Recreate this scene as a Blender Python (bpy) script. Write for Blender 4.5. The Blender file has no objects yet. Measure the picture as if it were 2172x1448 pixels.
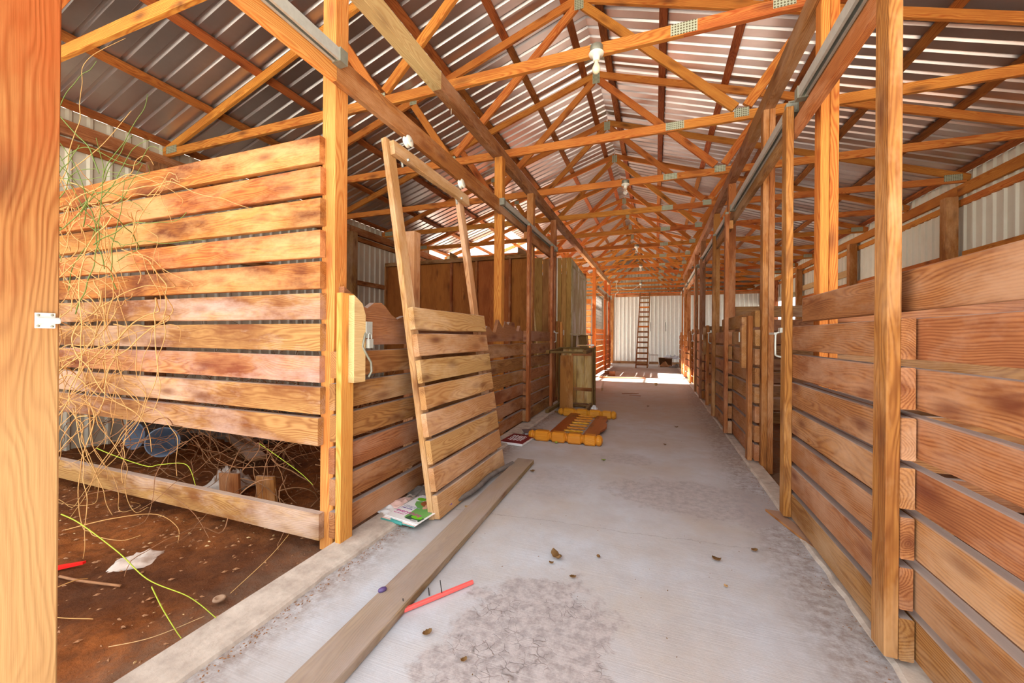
import bpy, bmesh, math, random
from mathutils import Vector, Matrix
random.seed(7)
S = bpy.context.scene
COL = S.collection
R = math.radians

# ------------------------------------------------------------------ camera, sky, sun, exposure
F_PX, YAW, ROLL = 832.0, R(20.07), R(0.43)
cam_d = bpy.data.cameras.new('camera'); cam = bpy.data.objects.new('camera', cam_d); COL.objects.link(cam)
cam_d.sensor_fit = 'HORIZONTAL'; cam_d.sensor_width = 36.0; cam_d.lens = 36.0 * F_PX / 2172.0
cam_d.shift_y = -(724.0 - 713.2) / 2172.0
cam_d.clip_start = 0.05; cam_d.clip_end = 200
fw = Vector((-math.sin(YAW), math.cos(YAW), 0)); r0 = Vector((math.cos(YAW), math.sin(YAW), 0)); u0 = Vector((0, 0, 1))
rt = r0 * math.cos(ROLL) + u0 * math.sin(ROLL); up = -r0 * math.sin(ROLL) + u0 * math.cos(ROLL)
cam.matrix_world = Matrix(((rt.x, up.x, -fw.x, 0), (rt.y, up.y, -fw.y, 0), (rt.z, up.z, -fw.z, 1.1), (0, 0, 0, 1)))
S.camera = cam

W = bpy.data.worlds.new('sky'); S.world = W; W.use_nodes = True
bg = W.node_tree.nodes['Background']; bg.inputs[0].default_value = (0.86, 0.93, 1.0, 1); bg.inputs[1].default_value = 1.9
sun_d = bpy.data.lights.new('sun', 'SUN'); sun_d.energy = 31.0; sun_d.angle = R(1.0); sun_d.color = (1, 0.96, 0.90)
sun = bpy.data.objects.new('sun', sun_d); COL.objects.link(sun)
sun.rotation_euler = Vector((0.74, 0.08, -0.60)).to_track_quat('-Z', 'Y').to_euler()
sun.location = (-12, 9, 12)

vs = S.view_settings; S.display_settings.display_device = 'sRGB'
vs.view_transform = 'Standard'; vs.look = 'None'; vs.gamma = 1.0; vs.exposure = 1.10; vs.use_curve_mapping = False
S.cycles.max_bounces = 14; S.cycles.diffuse_bounces = 8; S.cycles.glossy_bounces = 4
S.cycles.sample_clamp_indirect = 8.0
S.cycles.use_denoising = True

# ------------------------------------------------------------------ materials
def lin(c):
    return tuple(((v / 255) / 12.92 if v / 255 <= 0.04045 else ((v / 255 + 0.055) / 1.055) ** 2.4) for v in c) + (1,)

class NT:
    def __init__(s, name):
        s.m = bpy.data.materials.new(name); s.m.use_nodes = True
        s.t = s.m.node_tree; s.b = s.t.nodes['Principled BSDF']
    def n(s, typ, ins=None, **kw):
        nd = s.t.nodes.new(typ)
        for k, v in kw.items(): setattr(nd, k, v)
        for k, v in (ins or {}).items():
            if isinstance(v, bpy.types.NodeSocket): s.t.links.new(v, nd.inputs[k])
            else: nd.inputs[k].default_value = v
        return nd
    def l(s, a, b): s.t.links.new(a, b)
    def math(s, op, a, b=None, c=None):
        ins = {0: a}
        if b is not None: ins[1] = b
        if c is not None: ins[2] = c
        return s.n('ShaderNodeMath', ins, operation=op).outputs[0]
    def mix(s, f, a, b, mode='MIX'):
        nd = s.n('ShaderNodeMix', data_type='RGBA', blend_type=mode)
        for i, v in ((0, f), (6, a), (7, b)):
            if isinstance(v, bpy.types.NodeSocket): s.l(v, nd.inputs[i])
            else: nd.inputs[i].default_value = v
        return nd.outputs[2]
    def ramp(s, f, stops):
        nd = s.n('ShaderNodeValToRGB'); cr = nd.color_ramp
        while len(cr.elements) < len(stops): cr.elements.new(0.5)
        for e, (p, c) in zip(cr.elements, stops):
            e.position = p; e.color = c if not isinstance(c, (int, float)) else (c, c, c, 1)
        s.l(f, nd.inputs[0]); return nd.outputs[0]
    def bump(s, h, strength=0.3, dist=0.005):
        nd = s.n('ShaderNodeBump', {'Strength': strength, 'Distance': dist, 'Height': h}); s.l(nd.outputs[0], s.b.inputs['Normal'])

def wood(name, c1, c2, stain, stain_amt=0.5, dust=0.75, dustc=(176, 160, 150), vary=0.25, pale=None, rough=0.78, knots=1.0, ring=14.0, zfade=False):
    """c1 early wood, c2 late wood / grain lines, stain big blotches, dust on upward faces."""
    N = NT(name); k_ = 0.76
    def dk(c): c = lin(c); return (c[0] * k_, c[1] * k_ * 1.01, c[2] * k_ * 0.74, 1)
    c1, c2, stain, dustc = dk(c1), dk(c2), dk(stain), lin(dustc)
    tc = N.n('ShaderNodeTexCoord').outputs['Object']
    oi = N.n('ShaderNodeObjectInfo'); rnd = oi.outputs['Random']
    off = N.n('ShaderNodeCombineXYZ', {0: N.math('MULTIPLY', rnd, 53.0), 1: N.math('MULTIPLY', N.math('SUBTRACT', N.math('FRACT', N.math('MULTIPLY', rnd, 7.3)), 0.5), 0.16), 2: N.math('MULTIPLY', N.math('FRACT', N.math('MULTIPLY', rnd, 13.7)), 0.06)}).outputs[0]
    p = N.n('ShaderNodeVectorMath', {0: tc, 1: off}, operation='ADD').outputs[0]
    sx = N.n('ShaderNodeSeparateXYZ', {0: p})
    low = N.n('ShaderNodeTexNoise', {'Vector': N.n('ShaderNodeVectorMath', {0: p, 1: (1.3, 6, 6)}, operation='MULTIPLY').outputs[0], 'Scale': 1.0, 'Detail': 2.0})
    dis = N.n('ShaderNodeVectorMath', {0: N.n('ShaderNodeVectorMath', {0: low.outputs['Color'], 1: (0.5, 0.5, 0.5)}, operation='SUBTRACT').outputs[0], 1: (0, 0.13, 0.13)}, operation='MULTIPLY').outputs[0]
    p2 = N.n('ShaderNodeVectorMath', {0: N.n('ShaderNodeVectorMath', {0: p, 1: (0.03, 1, 1)}, operation='MULTIPLY').outputs[0], 1: dis}, operation='ADD').outputs[0]
    s2 = N.n('ShaderNodeSeparateXYZ', {0: p2})
    rad = N.math('SQRT', N.math('ADD', N.math('POWER', N.math('ABSOLUTE', s2.outputs[1]), 2.0), N.math('POWER', N.math('ABSOLUTE', s2.outputs[2]), 2.0)))
    rings = N.math('ADD', N.math('MULTIPLY', N.math('SINE', N.math('MULTIPLY', rad, 95.0 * ring)), 0.5), 0.5)
    rings = N.math('POWER', rings, 1.6)
    fib = N.n('ShaderNodeTexNoise', {'Vector': N.n('ShaderNodeVectorMath', {0: p, 1: (5, 190, 190)}, operation='MULTIPLY').outputs[0], 'Scale': 1.0, 'Detail': 3.0}).outputs['Fac']
    g = N.math('ADD', N.math('MULTIPLY', rings, 0.55), N.math('MULTIPLY', N.math('SUBTRACT', fib, 0.30), 0.9))
    base = N.mix(N.ramp(g, [(0.12, 0.0), (0.85, 1.0)]), c1, c2)
    # blotches
    bl = N.n('ShaderNodeTexNoise', {'Vector': N.n('ShaderNodeVectorMath', {0: p, 1: (1.6, 5, 5)}, operation='MULTIPLY').outputs[0], 'Scale': 1.0, 'Detail': 5.0, 'Roughness': 0.62}).outputs['Fac']
    base = N.mix(N.math('MULTIPLY', N.ramp(bl, [(0.46, 0.0), (0.66, 1.0)]), stain_amt), base, stain)
    if pale:
        pl = N.n('ShaderNodeTexNoise', {'Vector': N.n('ShaderNodeVectorMath', {0: p, 1: (1.1, 3, 3)}, operation='MULTIPLY').outputs[0], 'Scale': 1.0, 'Detail': 6.0, 'W': 3.0, 'Roughness': 0.7}, noise_dimensions='4D').outputs['Fac']
        base = N.mix(N.math('MULTIPLY', N.ramp(pl, [(0.47, 0.0), (0.64, 1.0)]), 0.75), base, lin(pale))
    # knots
    vk = N.n('ShaderNodeTexVoronoi', {'Vector': N.n('ShaderNodeVectorMath', {0: p, 1: (2.6, 8, 8)}, operation='MULTIPLY').outputs[0], 'Scale': 1.0})
    kd = N.ramp(vk.outputs['Distance'], [(0.06, 1.0), (0.18, 0.45), (0.30, 0.0)])
    base = N.mix(N.math('MULTIPLY', kd, 0.75 * knots), base, lin((96, 48, 24)))
    if zfade:  # tone along the length: redder in the upper half, paler toward the foot
        xx = N.n('ShaderNodeSeparateXYZ', {0: tc}).outputs[0]; xw = N.math('ADD', xx, N.math('MULTIPLY', N.math('SUBTRACT', bl, 0.5), 0.9))
        base = N.mix(N.ramp(xw, [(0.0, 0.0), (0.35, 0.85)]), base, dk((176, 84, 36)))
        base = N.mix(N.ramp(N.math('MULTIPLY', xw, -1.0), [(0.15, 0.0), (0.85, 0.8)]), base, dk((190, 148, 112)))
    # board to board tone
    hv = N.n('ShaderNodeHueSaturation', {'Hue': N.math('ADD', 0.5, N.math('MULTIPLY', N.math('SUBTRACT', rnd, 0.5), 0.02)), 'Value': N.math('ADD', 1.0, N.math('MULTIPLY', N.math('SUBTRACT', N.math('FRACT', N.math('MULTIPLY', rnd, 31.0)), 0.5), vary)), 'Color': base}).outputs[0]
    nz = N.n('ShaderNodeSeparateXYZ', {0: N.n('ShaderNodeNewGeometry').outputs['Normal']}).outputs[2]
    dn = N.math('MULTIPLY', N.ramp(nz, [(0.6, 0.0), (0.9, 1.0)]), dust)
    fin = N.mix(dn, hv, dustc)
    N.l(fin, N.b.inputs['Base Color']); N.b.inputs['Roughness'].default_value = rough
    N.b.inputs['Specular IOR Level'].default_value = 0.25
    N.bump(N.math('ADD', g, N.math('MULTIPLY', kd, -0.5)), 0.35, 0.003)
    return N.m

def plain(name, c, rough=0.6, metal=0.0, noise=0.0, c2=None, scale=8.0, bump=0.0, spec=0.4):
    N = NT(name); N.b.inputs['Roughness'].default_value = rough; N.b.inputs['Metallic'].default_value = metal
    N.b.inputs['Specular IOR Level'].default_value = spec
    if noise or bump:
        tc = N.n('ShaderNodeTexCoord').outputs['Object']
        nf = N.n('ShaderNodeTexNoise', {'Vector': tc, 'Scale': scale, 'Detail': 6.0, 'Roughness': 0.65}).outputs['Fac']
        N.l(N.mix(N.math('MULTIPLY', N.ramp(nf, [(0.35, 0.0), (0.68, 1.0)]), noise or 0.0), lin(c), lin(c2 or c)), N.b.inputs['Base Color'])
        if bump: N.bump(nf, bump, 0.01)
    else: N.b.inputs['Base Color'].default_value = lin(c)
    return N.m

M = {}
M['fence'] = wood('fence_board_wood', (200, 126, 66), (158, 80, 34), (112, 48, 18), 0.95, 0.5, (200, 170, 140), 0.2, pale=(206, 150, 96), ring=9)
M['fencegrey'] = wood('dusty_fence_board_wood', (196, 142, 100), (154, 98, 60), (124, 62, 30), 0.9, 0.5, (190, 172, 160), 0.15, pale=(186, 156, 140), ring=9)
M['fresh'] = wood('bright_post_wood', (232, 170, 98), (206, 128, 58), (196, 112, 46), 0.5, 0.4, (220, 190, 150), 0.16, ring=8)
M['truss'] = wood('truss_wood', (230, 150, 78), (192, 98, 40), (170, 80, 32), 0.5, 0.4, (190, 150, 110), 0.25, ring=8)
M['purlin'] = wood('purlin_wood', (190, 112, 60), (150, 74, 34), (96, 46, 24), 0.55, 0.4, (170, 130, 100), 0.3, ring=8)
M['brown'] = wood('brown_stall_wood', (188, 128, 86), (142, 84, 48), (124, 70, 40), 0.6, 0.8, (160, 148, 140), 0.2, pale=(182, 142, 108), ring=8)
M['rust'] = wood('reddish_post_wood', (188, 118, 68), (146, 80, 40), (128, 60, 28), 0.6, 0.6, (170, 140, 120), 0.2, pale=(196, 144, 100), ring=8)
M['tan'] = wood('tan_gate_wood', (218, 166, 124), (182, 124, 84), (176, 110, 68), 0.45, 0.7, (190, 178, 166), 0.16, pale=(214, 178, 140), ring=8)
M['dusty'] = wood('dusty_brown_wood', (180, 126, 90), (138, 86, 56), (106, 62, 40), 0.6, 0.8, (180, 164, 152), 0.22, pale=(158, 120, 96), ring=8)
M['orange'] = wood('orange_wood', (238, 142, 74), (206, 98, 42), (196, 84, 36), 0.5, 0.6, (224, 170, 130), 0.22, ring=8)
M['pale'] = wood('pale_wood', (234, 198, 158), (210, 166, 122), (200, 156, 116), 0.4, 0.3, (220, 200, 170), 0.1, ring=9, knots=0.5)
M['ply'] = wood('plywood_brown', (206, 124, 66), (162, 84, 38), (134, 64, 30), 0.5, 0.5, (150, 120, 100), 0.3, ring=6)
M['olive'] = wood('olive_panelling', (204, 152, 96), (164, 112, 64), (128, 84, 44), 0.5, 0.5, (150, 140, 120), 0.12, ring=5, knots=0.3)
M['greypanel'] = wood('grey_panelling', (196, 178, 156), (160, 134, 108), (150, 112, 78), 0.5, 0.3, (180, 175, 165), 0.1, pale=(216, 210, 206), ring=5, knots=0.3)
M['plank'] = wood('weathered_plank_wood', (178, 152, 120), (140, 114, 88), (112, 90, 74), 0.75, 0.55, (164, 146, 134), 0.1, pale=(160, 146, 134), ring=9)
M['bed'] = wood('varnished_yellow_pine', (238, 166, 58), (218, 134, 36), (206, 120, 30), 0.4, 0.0, (200, 150, 90), 0.05, rough=0.3, ring=10)
M['bedrail'] = wood('varnished_brown_pine', (188, 108, 52), (160, 82, 36), (150, 76, 34), 0.4, 0.0, (200, 150, 90), 0.05, rough=0.35, ring=8)
M['table'] = wood('grimy_table_wood', (140, 104, 62), (104, 74, 42), (82, 58, 36), 0.6, 0.6, (156, 132, 96), 0.15, ring=8)
M['tabletop'] = wood('worn_table_underside', (222, 184, 124), (190, 146, 92), (184, 98, 44), 0.8, 0.5, (190, 160, 110), 0.1, pale=(206, 180, 136), ring=4)
M['doorpost'] = wood('graded_door_post_wood', (186, 124, 78), (150, 84, 42), (150, 70, 32), 0.6, 0.4, (200, 178, 160), 0.1, ring=9, zfade=True)
M['galv'] = plain('galvanised_steel', (190, 190, 178), 0.42, 0.4, 0.5, (160, 160, 150), 30)
M['dullgalv'] = plain('dull_galvanised_steel', (150, 148, 130), 0.55, 0.5, 0.6, (118, 116, 100), 24)
M['whitemetal'] = plain('white_painted_metal', (214, 212, 202), 0.5, 0.1, 0.3, (190, 184, 168), 14)
M['porcelain'] = plain('white_porcelain', (232, 226, 206), 0.3)
M['plastic'] = plain('cream_plastic', (220, 212, 190), 0.45)
M['black'] = plain('black_rubber', (38, 34, 32), 0.6)
M['dirtstone'] = plain('crusted_dirt', (170, 138, 110), 0.9, 0, 0.6, (112, 80, 56), 20)
M['wire'] = plain('grey_cable', (92, 84, 76), 0.6)
M['red'] = plain('coral_red_painted_wood', (236, 96, 88), 0.5, 0, 0.3, (214, 78, 72), 40)
M['redcloth'] = plain('red_plastic', (220, 24, 20), 0.45)
M['leaf'] = plain('dry_leaf', (122, 88, 48), 0.7, 0, 0.6, (96, 70, 34), 60)
M['leafpale'] = plain('pale_dry_leaf', (184, 150, 104), 0.7, 0, 0.6, (170, 130, 80), 60)
M['leafgreen'] = plain('yellow_green_leaf', (142, 160, 58), 0.6)
M['vine'] = plain('dry_tan_vine', (196, 152, 92), 0.75, 0, 0.5, (170, 118, 60), 20)
M['vinebrown'] = plain('dry_brown_vine', (150, 104, 66), 0.8, 0, 0.5, (112, 74, 48), 20)
M['green'] = plain('green_shoot', (166, 178, 40), 0.55, 0, 0.4, (120, 140, 40), 20)
M['darkgreen'] = plain('dark_green_stem', (96, 116, 46), 0.6)
M['paper'] = plain('white_paper', (232, 230, 226), 0.6)
M['cloth'] = plain('dirty_white_cloth', (196, 180, 166), 0.85, 0, 0.6, (156, 134, 116), 14, 0.4)
M['bluegrey'] = plain('blue_grey_plastic', (120, 132, 150), 0.5, 0, 0.4, (92, 100, 116), 10)
M['plasticbag'] = plain('pale_blue_plastic_bag', (176, 192, 214), 0.4, 0, 0.5, (130, 146, 172), 12, 0.4)
M['rubble'] = plain('grey_debris', (120, 110, 102), 0.9, 0, 0.7, (82, 68, 56), 18, 0.6)
M['cardboard'] = plain('brown_cardboard', (150, 104, 62), 0.8, 0, 0.5, (120, 80, 48), 9)
M['bluewhite'] = plain('pale_grey_cloth', (196, 200, 204), 0.8, 0, 0.4, (150, 156, 164), 8)
for k, c in dict(purple=(92, 62, 160), magenta=(196, 40, 140), lime=(110, 196, 40), skin=(232, 176, 146), hair=(172, 98, 56), top=(112, 168, 88), dkgreen=(56, 92, 60), teal=(70, 150, 140), bookred=(122, 34, 40), bookgrey=(104, 92, 96), pink=(228, 190, 176), darkpurple=(84, 66, 110), printgrey=(150, 150, 170)).items():
    M[k] = plain('print_' + k, c, 0.4)
# roof sheet: dull zinc-aluminium
def roof_mat():
    N = NT('galvalume_roof_sheet'); tc = N.n('ShaderNodeTexCoord').outputs['Object']
    n1 = N.n('ShaderNodeTexNoise', {'Vector': tc, 'Scale': 1.4, 'Detail': 4.0}).outputs['Fac']
    n2 = N.n('ShaderNodeTexNoise', {'Vector': tc, 'Scale': 30.0, 'Detail': 4.0}).outputs['Fac']
    c = N.mix(N.ramp(n1, [(0.35, 0.0), (0.7, 1.0)]), lin((216, 206, 202)), lin((186, 176, 172)))
    c = N.mix(N.math('MULTIPLY', n2, 0.3), c, lin((176, 166, 158)))
    N.l(c, N.b.inputs['Base Color']); N.b.inputs['Metallic'].default_value = 0.9; N.b.inputs['Roughness'].default_value = 0.33
    N.bump(n2, 0.05, 0.002); return N.m
M['roof'] = roof_mat()
M['siding'] = plain('cream_painted_siding', (222, 216, 196), 0.5, 0.0, 0.35, (196, 186, 160), 3)
M['sidinggrey'] = plain('grey_siding', (200, 190, 168), 0.5, 0.05, 0.4, (164, 152, 132), 3)
def plate_mat():
    N = NT('toothed_nail_plate'); tc = N.n('ShaderNodeTexCoord').outputs['Object']
    mp = N.n('ShaderNodeVectorMath', {0: tc, 1: (1, 1, 1)}, operation='MULTIPLY').outputs[0]
    v = N.n('ShaderNodeTexVoronoi', {'Vector': mp, 'Scale': 55.0, 'Randomness': 0.0}); f = N.ramp(v.outputs['Distance'], [(0.28, 1.0), (0.36, 0.0)])
    N.l(N.mix(f, lin((176, 178, 150)), lin((96, 84, 56))), N.b.inputs['Base Color'])
    N.b.inputs['Metallic'].default_value = 0.35; N.b.inputs['Roughness'].default_value = 0.5; N.bump(f, -0.5, 0.004); return N.m
M['plate'] = plate_mat()
def concrete():
    N = NT('worn_concrete'); tc = N.n('ShaderNodeTexCoord').outputs['Object']
    n1 = N.n('ShaderNodeTexNoise', {'Vector': tc, 'Scale': 1.1, 'Detail': 7.0, 'Roughness': 0.62}).outputs['Fac']
    n2 = N.n('ShaderNodeTexNoise', {'Vector': tc, 'Scale': 5.0, 'Detail': 8.0, 'Roughness': 0.7}).outputs['Fac']
    n3 = N.n('ShaderNodeTexNoise', {'Vector': tc, 'Scale': 22.0, 'Detail': 8.0, 'Roughness': 0.75}).outputs['Fac']
    br = N.n('ShaderNodeTexNoise', {'Vector': N.n('ShaderNodeVectorMath', {0: tc, 1: (2.5, 190, 1)}, operation='MULTIPLY').outputs[0], 'Scale': 1.0, 'Detail': 2.0}).outputs['Fac']
    c = N.mix(N.ramp(n1, [(0.36, 0.0), (0.62, 1.0)]), lin((190, 193, 198)), lin((180, 170, 160)))
    c = N.mix(N.math('MULTIPLY', N.ramp(n2, [(0.45, 0.0), (0.7, 1.0)]), 0.55), c, lin((166, 160, 158)))
    c = N.mix(N.math('MULTIPLY', N.math('SUBTRACT', br, 0.3), 0.35), c, lin((168, 162, 158)))
    sx = N.n('ShaderNodeSeparateXYZ', {0: tc})
    # brown dirt band far down the aisle and along both curbs
    far = N.ramp(N.math('MULTIPLY', sx.outputs[1], 0.05), [(0.16, 0.0), (0.30, 0.8), (0.5, 0.85), (0.62, 0.35)])
    fd = N.math('MULTIPLY', far, N.ramp(n2, [(0.3, 0.35), (0.62, 1.0)]))
    c = N.mix(N.math('MULTIPLY', fd, 0.65), c, lin((184, 150, 116)))
    ed = N.math('MULTIPLY', N.ramp(N.math('ABSOLUTE', N.math('ADD', sx.outputs[0], 0.36)), [(0.0, 0.0), (0.82, 0.0), (0.98, 1.0), (1.0, 1.0)]), N.ramp(n3, [(0.38, 0.0), (0.6, 1.0)]))
    c = N.mix(N.math('MULTIPLY', ed, 0.65), c, lin((120, 100, 84)))
    # worn dark patches with a shape of their own
    hs = []
    for (x, y, rx, ry, a) in ((-0.42, 1.30, 0.33, 0.50, 1.0), (0.10, 1.10, 0.30, 0.22, 0.45), (0.28, 2.95, 0.62, 0.34, 0.7), (-0.25, 3.7, 0.26, 0.16, 0.5), (-0.75, 2.9, .3, .35, 0.35)):
        dx = N.math('DIVIDE', N.math('SUBTRACT', sx.outputs[0], x), rx); dy = N.math('DIVIDE', N.math('SUBTRACT', sx.outputs[1], y), ry)
        d = N.math('SQRT', N.math('ADD', N.math('MULTIPLY', dx, dx), N.math('MULTIPLY', dy, dy)))
        d = N.math('ADD', d, N.math('MULTIPLY', N.math('SUBTRACT', n2, 0.5), 1.6))
        hs.append(N.math('MULTIPLY', N.ramp(d, [(0.86, 1.0), (1.02, 0.0)]), a))
    h = hs[0]
    for q in hs[1:]: h = N.math('MAXIMUM', h, q)
    pc = N.mix(N.ramp(n3, [(0.40, 0.0), (0.58, 1.0)]), lin((142, 132, 128)), lin((180, 170, 166)))
    c = N.mix(N.math('MULTIPLY', h, 0.85), c, pc)
    # fine cracks inside the patch and one long hairline
    vd = N.n('ShaderNodeTexVoronoi', {'Vector': N.n('ShaderNodeVectorMath', {0: tc, 1: N.n('ShaderNodeVectorMath', {0: N.n('ShaderNodeTexNoise', {'Vector': tc, 'Scale': 12.0, 'Detail': 3.0}).outputs['Color'], 1: (0.07, 0.07, 0)}, operation='MULTIPLY').outputs[0]}, operation='ADD').outputs[0], 'Scale': 26.0}, feature='DISTANCE_TO_EDGE').outputs['Distance']
    ck = N.math('MULTIPLY', N.math('MULTIPLY', N.ramp(vd, [(0.0, 1.0), (0.06, 0.0)]), N.ramp(n2, [(0.50, 0.0), (0.6, 1.0)])), hs[0])
    c = N.mix(N.math('MULTIPLY', ck, 0.7), c, lin((84, 72, 66)))
    hl = N.math('SUBTRACT', N.math('ADD', sx.outputs[1], N.math('MULTIPLY', sx.outputs[0], -0.08)), N.math('ADD', 2.32, N.math('MULTIPLY', N.math('SUBTRACT', n2, 0.5), 0.12)))
    c = N.mix(N.math('MULTIPLY', N.ramp(N.math('ABSOLUTE', hl), [(0.0, 1.0), (0.0035, 0.0)]), 0.55), c, lin((120, 110, 104)))
    N.l(c, N.b.inputs['Base Color']); N.b.inputs['Roughness'].default_value = 0.62; N.b.inputs['Specular IOR Level'].default_value = 0.35
    N.bump(N.math('ADD', N.math('MULTIPLY', n3, 0.6), N.math('ADD', N.math('MULTIPLY', br, 0.35), N.math('MULTIPLY', ck, -1.0))), 0.35, 0.006)
    return N.m
M['concrete'] = concrete()
M['curb'] = plain('rough_curb_concrete', (196, 182, 166), 0.85, 0, 0.7, (150, 134, 120), 14, 0.5)
def dirt():
    N = NT('red_brown_dirt'); tc = N.n('ShaderNodeTexCoord').outputs['Object']
    n1 = N.n('ShaderNodeTexNoise', {'Vector': tc, 'Scale': 1.3, 'Detail': 5.0}).outputs['Fac']
    n2 = N.n('ShaderNodeTexNoise', {'Vector': tc, 'Scale': 16.0, 'Detail': 9.0, 'Roughness': 0.75}).outputs['Fac']
    c = N.mix(N.ramp(n1, [(0.38, 0.0), (0.62, 1.0)]), lin((158, 92, 44)), lin((104, 62, 36)))
    c = N.mix(N.math('MULTIPLY', N.ramp(n2, [(0.4, 0.0), (0.62, 1.0)]), 0.55), c, lin((72, 44, 28)))
    sx = N.n('ShaderNodeSeparateXYZ', {0: tc}).outputs[0]
    c = N.mix(N.math('MULTIPLY', N.ramp(N.math('ADD', N.math('MULTIPLY', sx, 0.5), 1.0), [(0.02, 0.0), (0.2, 1.0)]), N.math('MULTIPLY', N.ramp(n2, [(0.3, 0.2), (0.6, 1.0)]), 0.5)), c, lin((176, 150, 126)))
    N.l(c, N.b.inputs['Base Color']); N.b.inputs['Roughness'].default_value = 0.95; N.b.inputs['Specular IOR Level'].default_value = 0.1
    N.bump(n2, 0.9, 0.03); return N.m
M['dirt'] = dirt()
M['yard'] = plain('pale_yard_gravel', (158, 156, 148), 0.9, 0, 0.4, (134, 130, 120), 2)
def glass():
    N = NT('clear_bulb_glass'); N.b.inputs['Base Color'].default_value = (0.95, 0.93, 0.86, 1); N.b.inputs['Roughness'].default_value = 0.08
    N.b.inputs['Transmission Weight'].default_value = 0.8; N.b.inputs['IOR'].default_value = 1.35; return N.m
M['glass'] = glass()
M['frost'] = plain('frosted_bulb_glass', (226, 216, 178), 0.2)

# ------------------------------------------------------------------ object helpers
def link(name, me, mat=None, parent=None, **props):
    o = bpy.data.objects.new(name, me); COL.objects.link(o)
    if me is not None and mat is not None and len(me.materials) == 0: me.materials.append(M[mat] if isinstance(mat, str) else mat)
    if parent is not None: o.parent = parent
    for k, v in props.items(): o[k] = v
    return o
def thing(name, label, cat, loc=(0, 0, 0), group=None, rot=(0, 0, 0)):
    o = bpy.data.objects.new(name, None); COL.objects.link(o); o.location = loc; o.rotation_euler = rot
    o.empty_display_size = 0.1
    o['label'] = label; o['category'] = cat
    if group: o['group'] = group
    return o
def tag(o, label, cat, group=None, kind=None):
    o['label'] = label
    if cat: o['category'] = cat
    if group: o['group'] = group
    if kind: o['kind'] = kind
    return o
def struct(name, label=None):
    o = bpy.data.objects.new(name, None); COL.objects.link(o); o['kind'] = 'structure'; o.empty_display_size = 0.1
    if label: o['label'] = label
    return o

_cache = {}
def prism_mesh(L, w, t, mat, rings=3, wob=0.0015, ch=0.003):
    """eased board: local x = length (centred), y = width, z = thickness"""
    key = (round(L, 3), round(w, 3), round(t, 3), mat, rings, wob)
    pool = _cache.setdefault(key, [])
    if len(pool) >= (3 if wob else 1): return random.choice(pool)
    vs_, fs = [], []
    for i in range(rings):
        x = -L / 2 + L * i / (rings - 1)
        a, b = w / 2, t / 2
        e = [random.uniform(-wob, wob) for _ in range(4)]
        prof = [(-a + ch, -b + e[2]), (a - ch, -b + e[2]), (a + e[0], -b + ch), (a + e[0], b - ch), (a - ch, b + e[3]), (-a + ch, b + e[3]), (-a + e[1], b - ch), (-a + e[1], -b + ch)]
        vs_ += [(x, y, z) for y, z in prof]
    for i in range(rings - 1):
        for j in range(8):
            k = (j + 1) % 8
            fs.append((i * 8 + j, i * 8 + k, (i + 1) * 8 + k, (i + 1) * 8 + j))
    fs.append(tuple(range(7, -1, -1))); fs.append(tuple((rings - 1) * 8 + j for j in range(8)))
    me = bpy.data.meshes.new('board'); me.from_pydata(vs_, [], fs); me.materials.append(M[mat])
    me.validate(); me.update()
    bm = bmesh.new(); bm.from_mesh(me); bmesh.ops.recalc_face_normals(bm, faces=bm.faces); bm.to_mesh(me); bm.free()
    pool.append(me); return me
def board(name, p0, p1, w, t, side, mat, parent=None, rings=3, wob=0.0015, **props):
    """p0->p1 centre line; w measured along `side`, t across it"""
    p0, p1, side = Vector(p0), Vector(p1), Vector(side)
    d = p1 - p0; L = d.length; x = d / L; y = (side - x * side.dot(x)).normalized(); z = x.cross(y)
    me = prism_mesh(L, w, t, mat, rings, wob)
    o = bpy.data.objects.new(name, me); COL.objects.link(o)
    c = (p0 + p1) / 2
    if parent is not None:
        o.parent = parent; c = c - parent.location if tuple(parent.rotation_euler) == (0, 0, 0) else c
    o.matrix_basis = Matrix(((x.x, y.x, z.x, c.x), (x.y, y.y, z.y, c.y), (x.z, y.z, z.z, c.z), (0, 0, 0, 1)))
    for k, v in props.items(): o[k] = v
    return o
def rawmesh(name, verts, faces, mat=None, smooth=False):
    me = bpy.data.meshes.new(name); me.from_pydata([tuple(v) for v in verts], [], faces)
    if mat: me.materials.append(M[mat])
    if smooth:
        for p in me.polygons: p.use_smooth = True
    me.update(); return me
def fixn(me):
    bm = bmesh.new(); bm.from_mesh(me); bmesh.ops.recalc_face_normals(bm, faces=bm.faces); bm.to_mesh(me); bm.free(); return me
def boxes(name, lst, mat, parent=None, bevel=0.0):
    """lst of (cx,cy,cz,sx,sy,sz[,rotz]) joined into one part"""
    vs_, fs = [], []
    for b in lst:
        cx, cy, cz, sx, sy, sz = b[:6]; rz = b[6] if len(b) > 6 else 0
        o = len(vs_)
        for dx in (-.5, .5):
            for dy in (-.5, .5):
                for dz in (-.5, .5):
                    X, Y = dx * sx, dy * sy
                    vs_.append((cx + X * math.cos(rz) - Y * math.sin(rz), cy + X * math.sin(rz) + Y * math.cos(rz), cz + dz * sz))
        fs += [tuple(o + i for i in f) for f in ((0, 1, 3, 2), (4, 6, 7, 5), (0, 4, 5, 1), (2, 3, 7, 6), (0, 2, 6, 4), (1, 5, 7, 3))]
    me = fixn(rawmesh(name, vs_, fs, mat))
    if bevel:
        bm = bmesh.new(); bm.from_mesh(me); bmesh.ops.bevel(bm, geom=bm.edges[:], offset=bevel, segments=2, affect='EDGES', profile=0.6); bm.to_mesh(me); bm.free()
    return link(name, me, None, parent)
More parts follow.
